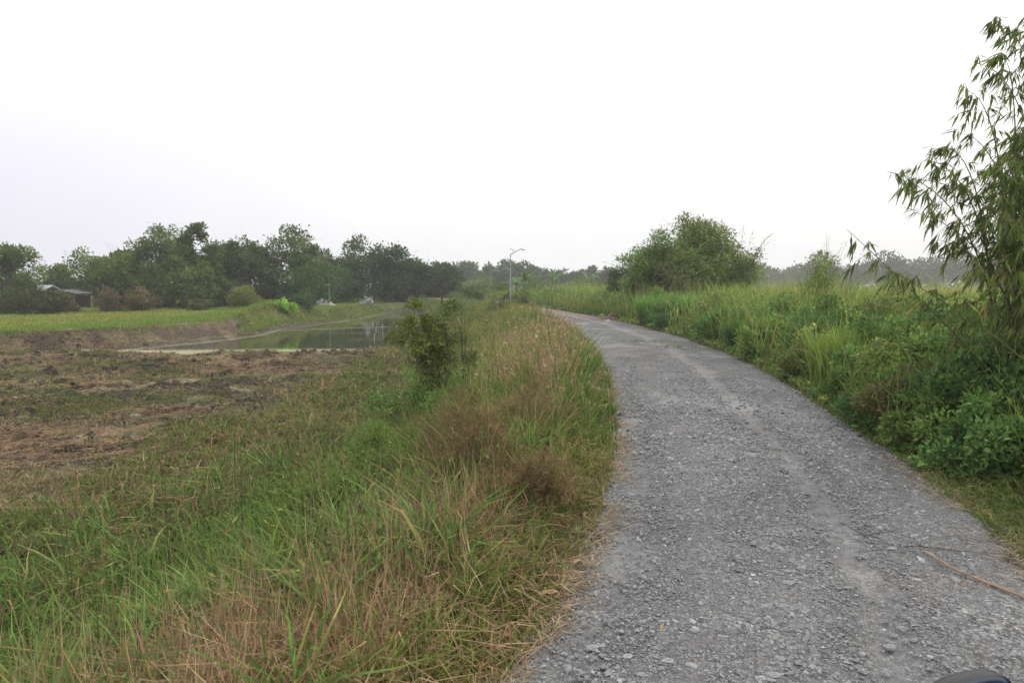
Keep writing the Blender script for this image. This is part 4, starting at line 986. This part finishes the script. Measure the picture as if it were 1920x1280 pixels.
# ------------------------------------------------------------------ banana plants by the road bend
def banana(p, D, hgt, label, seed):
    global rng
    rng = np.random.default_rng(seed)
    x = px(p, D); z0 = float(H(x, D)); root = empty('banana_plant', (x, D, z0), label, 'banana plant', 'banana plants by the road bend')
    st = MB(); V, F = tube([[0, 0, -.1], [.03, 0, hgt * .3], [0, 0, hgt * .5]], [.13, .11, .07], 8); st.add(V, F, vary((.13, .13, .07), len(V)))
    st.build('trunk', M_BARK, root, True)
    for k in range(8):
        lf = MB(); a = k * 2.4 + rng.normal(0, .2); up = rng.uniform(.5, 1.2); L_ = hgt * rng.uniform(.5, .68)
        t = np.linspace(0, 1, 10)
        rr = L_ * (t * math.cos(up) + .12 * t ** 2); zz = hgt * .48 + L_ * (t * math.sin(up) - .55 * t ** 2.4 * (1.3 - up * .6))
        c = np.stack([rr * math.cos(a), rr * math.sin(a), zz], -1); s = np.array([-math.sin(a), math.cos(a), 0])
        wv = .28 * np.sin(np.clip(t * 1.05, 0, 1) * PI) ** .6 * (t > .08) + .02
        V = np.stack([c - s * wv[:, None] - np.array([0, 0, .25]) * wv[:, None], c, c + s * wv[:, None] - np.array([0, 0, .25]) * wv[:, None]], 1).reshape(-1, 3)
        F = [[i * 3 + j, i * 3 + j + 1, i * 3 + j + 4, i * 3 + j + 3] for i in range(9) for j in range(2)]
        lf.add(V, F, vary((.10, .17, .06), 30, .1)); lf.build('leaf', M_LEAF, root)
banana(985, 84, 3.9, 'banana plant with pale upright leaves right behind the street lamp', 1)
banana(968, 80, 3.0, 'shorter banana plant touching the street lamp pole', 2)
banana(1042, 95, 4.6, 'banana plant with spiky leaves against the sky, halfway to the thicket', 3)
banana(1104, 110, 4.4, 'far banana plant just left of the thicket', 4)

# ------------------------------------------------------------------ street lamps
GREY = (.30, .33, .32)
def lamp(p, D, tpy, label, flip=1, group='street lamps along the road and the pond', arm=True):
    x = px(p, D); z0 = float(H(x, D)); hgt = top(tpy, D) - z0
    root = empty('street_lamp', (x, D, z0), label, 'street lamp', group)
    k = hgt / 5.6 if arm else .55
    pole = MB(); V, F = tube([[0, 0, -.2], [0, 0, hgt * .5], [0, 0, hgt]], [.075 * k, .06 * k, .045 * k], 10); pole.add(V, F, vary(GREY, len(V), .03, .01))
    V, F = box((0, 0, .15), (.3 * k, .3 * k, .3)); pole.add(V, F, (.3, .3, .29)); pole.build('pole', M_METAL, root)
    if not arm:
        hd = MB(); V, F = box((.12 * flip, 0, hgt + .03), (.5, .2, .08)); hd.add(V, F, (.5, .5, .5)); hd.build('lamp_head', M_METAL, root); return
    am = MB(); V, F = tube([[0, 0, hgt - .03], [.55 * flip * k, 0, hgt + .26 * k], [1.0 * flip * k, 0, hgt + .52 * k], [1.12 * flip * k, 0, hgt + .52 * k]], [.032, .03, .028, .026], 8); am.add(V, F, vary(GREY, len(V), .03, .01))
    am.build('arm', M_METAL, root, True)
    hd = MB(); c = np.array([1.22 * flip * k, 0, hgt + .42 * k])
    B = []
    for s, wz in ((-.18, .05), (-.1, .10), (.08, .11), (.2, .05)):
        for a in range(8):
            B.append(c + np.array([s * flip * k, math.cos(a * PI / 4) * wz * k, math.sin(a * PI / 4) * wz * .55 * k - .15 * s * k]))
    F = [[i * 8 + j, i * 8 + (j + 1) % 8, i * 8 + 8 + (j + 1) % 8, i * 8 + 8 + j] for i in range(3) for j in range(8)] + [[0, 1, 2, 3], [3, 4, 5, 0], [5, 6, 7, 0], [24, 27, 26, 25], [27, 24, 29, 28], [29, 24, 31, 30]]
    hd.add(B, F, (.30, .31, .31)); h_ = hd.build('lamp_head', M_METAL, root, True)
    pn = MB(); th = math.radians(-24) * flip; L2 = .5 * k; c = np.array([.16 * flip * k, 0, hgt + .46 * k])
    V, F = box((0, 0, 0), (L2, .42 * k, .035)); V = np.stack([V[:, 0] * math.cos(th) + V[:, 2] * math.sin(th), V[:, 1], -V[:, 0] * math.sin(th) * -1 + V[:, 2] * math.cos(th)], -1)
    pn.add(V + c, F, (.22, .23, .25)); pn.build('solar_panel', M_METAL, root)
    bk = MB(); V, F = tube([[.34 * flip * k, 0, hgt + .16 * k], [.3 * flip * k, 0, hgt + .36 * k]], [.02, .02], 6); bk.add(V, F, GREY); bk.build('bracket', M_METAL, root)
lamp(957, 52, 477, 'grey street lamp with arm to the right and small tilted panel, tallest and nearest')
lamp(921, 105, 510, 'thin distant street lamp pole left of the main lamp', 1)
lamp(618, 76, 534, 'thin pale street lamp by the rubbish pile at the far end of the pond', -1, arm=False)
lamp(737, 92, 528, 'thin white street lamp behind the verge bush', 1, arm=False)
lamp(860, 120, 528, 'tiny distant street lamp at the right end of the dark tree row', 1, arm=False)

# distant mast at the left
m_ = MB(); D = 160
V, F = tube([[0, 0, 0], [0, 0, 4], [0, 0, 8.4]], [.12, .1, .05], 6); m_.add(V, F, (.35, .35, .37))
o = m_.build('radio_mast', M_METAL); o.location = (px(58, D), D, -.4); tag(o, 'faint thin mast rising above the trees at the far left', 'mast')

# ------------------------------------------------------------------ buildings at the left
def house():
    D = 64; x = px(76, D); z0 = float(H(x, D))
    root = empty('small_house', (x, D, z0), 'small pale house with a white roof among the trees at the left', 'house')
    wl = MB(); V, F = box((0, 0, .9), (2.2, 2.4, 1.85)); wl.add(V, F, (.22, .21, .20)); w_ = wl.build('wall', M_PLASTER, root)
    rf = MB(); V = np.array([[-1.3, -1.5, 1.75], [1.3, -1.5, 1.75], [1.3, 0, 2.3], [-1.3, 0, 2.3], [-1.3, 1.5, 1.75], [1.3, 1.5, 1.75]])
    V2 = V + np.array([0, 0, .07]); VV = np.concatenate([V, V2])
    F = [[0, 3, 2, 1], [3, 4, 5, 2], [6, 7, 8, 9], [9, 8, 11, 10], [0, 1, 7, 6], [4, 10, 11, 5], [0, 6, 9, 3], [3, 9, 10, 4], [1, 2, 8, 7], [2, 5, 11, 8]]
    rf.add(VV, F, (.40, .40, .42)); rf.build('roof', M_METAL, root)
    dr_ = MB(); V, F = box((.5, -1.22, .8), (.6, .05, 1.5)); dr_.add(V, F, (.12, .09, .07)); dr_.build('door', M_BARK, root)
    wn = MB(); V, F = box((-.5, -1.22, 1.1), (.6, .05, .6)); wn.add(V, F, (.06, .07, .08)); wn.build('window', M_METAL, root)
house()
def shed():
    D = 68; x = px(142, D); z0 = float(H(x, D))
    root = empty('open_shed', (x, D, z0), 'low open shed with a sloping dark grey roof on pale posts', 'shed')
    rf = MB(); V = np.array([[-1.0, -1.4, 1.85], [1.1, -1.4, 1.45], [1.1, 1.4, 1.45], [-1.0, 1.4, 1.85]]); VV = np.concatenate([V, V + np.array([0, 0, .06])])
    F = [[0, 3, 2, 1], [4, 5, 6, 7], [0, 1, 5, 4], [1, 2, 6, 5], [2, 3, 7, 6], [3, 0, 4, 7]]
    rf.add(VV, F, (.07, .07, .08)); rf.build('roof', M_METAL, root)
    for sx, sy in ((-.85, -1.2), (.35, -1.3), (-.85, 1.2), (.9, 1.2)):
        ps = MB(); hh = 1.75 - (sx + .9) * .19; V, F = box((sx, sy, hh / 2 - .1), (.11, .11, hh)); ps.add(V, F, (.42, .40, .33)); ps.build('post', M_PLASTER, root)
    bw = MB(); V, F = box((0, 1.32, .6), (1.9, .05, 1.3)); bw.add(V, F, (.10, .09, .08)); bw.build('wall', M_BARK, root)
shed()

# ------------------------------------------------------------------ rubbish, rubble and small objects
def heap(name, label, cat, cx, cy, rad, hgt, n, cols, s0, mat=None, group=None):
    """a heap of angular chunks resting on the ground"""
    mb = MB()
    for i in range(n):
        a = rng.random() * 6.28; r = rad * rng.random() ** .6
        s = s0 * rng.uniform(.5, 1.5)
        z = hgt * (1 - r / rad) * rng.random() + s * .3
        V, F = box((0, 0, 0), (s, s * rng.uniform(.5, 1), s * rng.uniform(.3, .8)), rng.random() * 6)
        V = V * (1 + rng.normal(0, .15, V.shape)); V[:, 2] += V[:, 0] * rng.normal(0, .4)
        X, Y = cx + r * math.cos(a), cy + r * math.sin(a)
        mb.add(V + np.array([X, Y, float(H(X, Y)) + z]), F, vary(cols[rng.integers(len(cols))], 1, .15)[0])
    return tag(mb.build(name, mat or M_STONE), label, cat, group)
D = 78
heap('rubbish_heap', 'white and grey rubbish heap at the far end of the pond', 'rubbish heap', px(606, D), D, 1.0, .9, 120, [(.6, .6, .62), (.7, .7, .7), (.35, .34, .33), (.5, .48, .42)], .25)
heap('rubbish_heap', 'small white pile of bags at the foot of the larger white heap', 'rubbish heap', px(624, D), D - 1, .5, .3, 30, [(.6, .6, .6), (.7, .68, .6)], .2)
heap('debris_pile', 'grey heap of broken boards under the big dark tree by the water', 'debris', px(690, 82), 82, .9, 1.2, 50, [(.30, .30, .31), (.45, .45, .45), (.15, .15, .15)], .35)
heap('rubble_heap', 'reddish rubble heap at the right road edge below the thicket', 'rubble', px(1150, 40) + .2, 41, .9, .38, 260, [(.26, .16, .13), (.30, .2, .16), (.2, .14, .11), (.34, .27, .22)], .12)
heap('rubble_heap', 'flat reddish spill of broken bricks on the road shoulder beside the rubble heap', 'rubble', px(1118, 45) + .5, 44, 1.0, .1, 130, [(.30, .15, .12), (.28, .18, .15)], .09)
heap('rubbish_bag', 'small white crumpled bag on the reddish rubble', 'bag', px(1139, 38.5), 38.3, .09, .08, 9, [(.75, .75, .75)], .12)
# floating scum line across the pond
ln = MB(); t = np.linspace(0, 1, 30)
P = np.stack([lerp(-17.2, -7.6, t), lerp(51.5, 58.5, t) + .3 * np.sin(t * 7), np.full(30, WATER_Z + .01)], -1)
V, F = tube(P, np.full(30, .03), 5); ln.add(V, F, (.20, .20, .15)); tag(ln.build('bamboo_boom', M_BARK), 'long pale pole floating across the pond', 'pole')
# poles standing in the pond
for (p, D, hh, lb) in [(716, 52, .5, 'short pale stake leaning in the pond water'), (700, 44, .35, 'lowest stake in the water near the verge grass')]:
    s = MB(); V, F = tube([[0, 0, -.4], [.05, 0, hh]], [.03, .025], 6); s.add(V, F, (.35, .33, .28)); o = s.build('wooden_stake', M_BARK); o.location = (px(p, D), D, WATER_Z); tag(o, lb, 'stake')
# pale trash on the bank
for (p, q, lb) in [(128, 633, 'pale flat scrap lying on the bank at the left'), (160, 641, 'white lump lower on the bank at the left'), (470, 606, 'small white scrap at the pond corner of the bank'), (452, 601, 'yellowish scrap on the bank near the pond corner')]:
    X, Y = at(p, q, -.8); s = MB(); V, F = box((0, 0, .05), (.35, .2, .10)); V = V * (1 + rng.normal(0, .2, V.shape)); s.add(V, F, (.5, .48, .42)); o = s.build('scrap', M_STONE); o.location = (X, Y, float(H(X, Y))); tag(o, lb, 'scrap')

# fallen bamboo stick on the road
def stick(name, pts, r0, r1, col, label, cat, knots=True):
    P = []
    for (a, b, dz) in pts:
        X, Y = at(a, b, .04); P.append([X, Y, float(RZ(X, Y)) + .012 + dz])
    P = np.array(P); t = np.linspace(0, 1, len(P)); tt = np.linspace(0, 1, 40)
    Q = np.stack([np.interp(tt, t, P[:, k]) for k in range(3)], -1); Q[1:-1] = (Q[:-2] + Q[1:-1] + Q[2:]) / 3
    R = np.linspace(r0, r1, 40) * (1 + (.25 * (np.arange(40) % 7 == 3) if knots else 0))
    o0 = Q[0].copy(); m = MB(); V, F = tube(Q - o0, R, 8); m.add(V, F, vary(col, len(V), .08, .03)); m.build
    o = m.build(name, M_STRAW, None, True); o.location = tuple(o0); tag(o, label, cat)
    return o
stick('bamboo_stick', [(1733, 1040, .02), (1790, 1072, .015), (1850, 1092, .01), (1925, 1120, .01), (1990, 1150, .0)], .007, .011, (.36, .25, .17), 'long pale bamboo stick lying on the gravel at the lower right', 'stick')
def twig(pts_list, label):
    root = None
    X0, Y0 = at(*pts_list[0][1], .04)
    m = MB()
    for pts in pts_list:
        P = np.array([[*at(a, b, .05), 0] for a, b in pts]); P[:, 2] = RZ(P[:, 0], P[:, 1]) + .02
        t = np.linspace(0, 1, len(P)); tt = np.linspace(0, 1, 8); Q = np.stack([np.interp(tt, t, P[:, k]) for k in range(3)], -1); Q += rng.normal(0, .003, Q.shape)
        V, F = tube(Q - np.array([X0, Y0, 0]), np.linspace(.006, .003, 8), 5); m.add(V, F, vary((.12, .11, .095), len(V)))
    o = m.build('twig', M_BARK, None, True); o.location = (X0, Y0, 0); tag(o, label, 'twig')
twig([[(1592, 995), (1620, 1010)], [(1620, 1010), (1650, 1003), (1685, 996)], [(1618, 1008), (1619, 990), (1625, 989)], [(1622, 990), (1650, 998)]], 'grey forked twig lying in the middle of the gravel road')
twig([[(1700, 1028), (1720, 1026)], [(1720, 1026), (1830, 1034)]], 'thin grey twig between the bamboo stick and the right road edge')

def dryleaf(p, q, L_, az, label):
    X, Y = at(p, q, .03)
    z = float(max(H(X, Y), RZ(X, Y) if xL(Y) < X < xR(Y) else -9)) + .02
    t = np.linspace(0, 1, 9); wv = L_ * .16 * np.sin(np.clip(t, .03, .98) * PI) ** .7
    c = np.stack([t * L_, np.zeros(9), .03 * np.sin(t * PI) + .01 * np.sin(t * 9)], -1)
    V = np.stack([c + np.stack([0 * t, -wv, wv * .5], -1), c, c + np.stack([0 * t, wv, wv * .5], -1)], 1).reshape(-1, 3)
    F = [[i * 3 + j, i * 3 + j + 1, i * 3 + j + 4, i * 3 + j + 3] for i in range(8) for j in range(2)]
    m = MB(); m.add(V, F, vary((.42, .29, .19), len(V), .08)); o = m.build('dry_leaf', M_STRAW, None, True)
    o.location = (X, Y, z); o.rotation_euler = (rng.normal(0, .15), 0, az); tag(o, label, 'leaf', 'dry leaves at the road edge')
dryleaf(1008, 1118, .17, .35, 'largest curled tan leaf at the left road edge')
dryleaf(1040, 1096, .10, .2, 'curled tan leaf just above the largest one')
dryleaf(1095, 968, .10, 1.2, 'small pale leaf on the grass at the left road edge, farthest of the leaves')
dryleaf(1075, 1058, .11, .8, 'folded pale leaf among stones at the left road edge')
dryleaf(1122, 1088, .07, 1.4, 'tiny tan leaf lying out on the gravel')
dryleaf(1240, 1196, .06, 1.3, 'little pinkish leaf in the gravel near the bottom of the photograph')

def stone(p, q, s, g, label, fl=.4):
    X, Y = at(p, q, .04); m = MB()
    a = np.arange(7) * 2 * PI / 7; rg = [(.3, .95), (.8, .75), (1, .2), (.9, -.5)]
    B = np.array([[r * math.cos(t) * 1.3, r * math.sin(t) * .85, h * fl] for r, h in rg for t in a]) * (1 + rng.normal(0, .09, (28, 1)))
    F = [[k * 7 + i, k * 7 + 7 + i, k * 7 + 7 + (i + 1) % 7, k * 7 + (i + 1) % 7] for k in range(3) for i in range(7)] + [[0, 1, 2, 3], [0, 3, 4, 5]]
    B[6] = (B[0] + B[5]) / 2; B = B + rng.normal(0, .10, B.shape) * np.array([1, 1, .3])
    m.add(B * s, F, np.array([g, g, g * .98])); o = m.build('stone', M_STONE); o.location = (X, Y, float(RZ(X, Y)) + s * .1); o.rotation_euler.z = rng.random() * .8 - .4
    tag(o, label, 'stone', 'stones lying on the road')
stone(1720, 1091, .034, .30, 'flat pale stone left of the bamboo stick')
stone(1885, 1160, .012, .5, 'tiny white stone near the lower right corner')
stone(1110, 1212, .032, .26, 'broad pale stone near the lower left of the road')
stone(1252, 1243, .034, .27, 'pale angular stone at the bottom of the road')
stone(1480, 1100, .034, .26, 'pale stone in the middle of the road below the twig')
stone(1450, 1272, .035, .27, 'pale stone cut by the bottom edge of the photograph')
stone(1302, 1188, .03, .24, 'grey slab stone above the angular pale one')
stone(1668, 1222, .036, .22, 'grey stone beside the vehicle mirror')

# ------------------------------------------------------------------ vehicle mirror at the bottom right
def mirror():
    D = .95; c = W(1826, 1318, D)
    root = empty('side_mirror', tuple(c + np.array([0, 0, -.26])), 'black vehicle side mirror poking into the bottom right corner', 'mirror')
    def shell(w_, h_, d_, off, nseg=8, p=3.2):
        V = []; a = np.linspace(0, 2 * PI, 40, endpoint=False)
        sx = np.sign(np.cos(a)) * np.abs(np.cos(a)) ** (2 / p); sz = np.sign(np.sin(a)) * np.abs(np.sin(a)) ** (2 / p)
        for i in range(nseg + 1):
            u = i / nseg; s = math.sqrt(max(1 - (u * .97) ** 2.6, 0))
            V += [[w_ * sx[k] * s, d_ * u, h_ * sz[k] * s] for k in range(40)]
        F = [[i * 40 + k, i * 40 + (k + 1) % 40, i * 40 + 40 + (k + 1) % 40, i * 40 + 40 + k] for i in range(nseg) for k in range(40)]
        V = np.array(V) + off; n = len(V); V = np.concatenate([V, [np.array(off) + [0, d_ * .97, 0]]])
        F += [[nseg * 40 + k, nseg * 40 + k + 1, nseg * 40 + (k + 2) % 40, n] for k in range(0, 40, 2)]
        return V, F
    black = simple('black_plastic', (.008, .008, .009), .35); blue = simple('mirror_glass', (.02, .035, .07), .06, 0, .8)
    off = np.array([0, 0, .26])
    def tilt(V): 
        V = np.array(V, float); r = math.radians(-9); V = V - off
        return np.stack([V[:, 0] * math.cos(r) - V[:, 2] * math.sin(r), V[:, 1], V[:, 0] * math.sin(r) + V[:, 2] * math.cos(r)], -1) + off
    def tl(V):
        V = np.array(V, float); r = math.radians(17); V = V - off
        return np.stack([V[:, 0] * math.cos(r) - V[:, 2] * math.sin(r), V[:, 1], V[:, 0] * math.sin(r) + V[:, 2] * math.cos(r)], -1) + off
    V, F = shell(.062, .036, .045, off); h = MB(); h.add(tl(V), F); h.build('housing', black, root, True)
    g = MB(); a = np.linspace(0, 2 * PI, 40, endpoint=False); sx = np.sign(np.cos(a)) * np.abs(np.cos(a)) ** .63 * .055; sz = np.sign(np.sin(a)) * np.abs(np.sin(a)) ** .63 * .030
    V = [[sx[k], -.001, sz[k]] for k in range(40)] + [[sx[k] * 1.11, .003, sz[k] * 1.18] for k in range(40)] + [[0, -.001, 0]]
    V = np.array(V) + off; F = [[k, (k + 1) % 40, 40 + (k + 1) % 40, 40 + k] for k in range(40)] + [[80, (k + 2) % 40, k + 1, k] for k in range(0, 40, 2)]
    g.add(tl(V), F); g.build('glass', blue, root)
    s = MB(); V, F = tube([[.0, .03, .24], [-.01, .04, .15], [0, .05, 0]], [.009, .008, .010], 10); s.add(V, F); s.build('stem', black, root, True)
    b = MB(); V, F = tube([[0, .05, .02], [0, .05, -.03]], [.022, .024], 14); b.add(V, F); b.build('mount', black, root, True)
mirror()

# ------------------------------------------------------------------ haze
hz = MB(); V, F = box((0, 0, 8.5), (1060, 1060, 23)); hz.add(V, F)
m = bpy.data.materials.new('haze_air'); m.use_nodes = True; t = m.node_tree; t.nodes.clear()
o_ = t.nodes.new('ShaderNodeOutputMaterial'); pv = t.nodes.new('ShaderNodeVolumePrincipled')
pv.inputs['Color'].default_value = (.95, .965, .98, 1); pv.inputs['Density'].default_value = .0008; pv.inputs['Anisotropy'].default_value = .2
t.links.new(pv.outputs[0], o_.inputs['Volume'])
o = hz.build('haze', m); tag(o, 'thin pale haze over the fields', 'haze', kind='stuff')
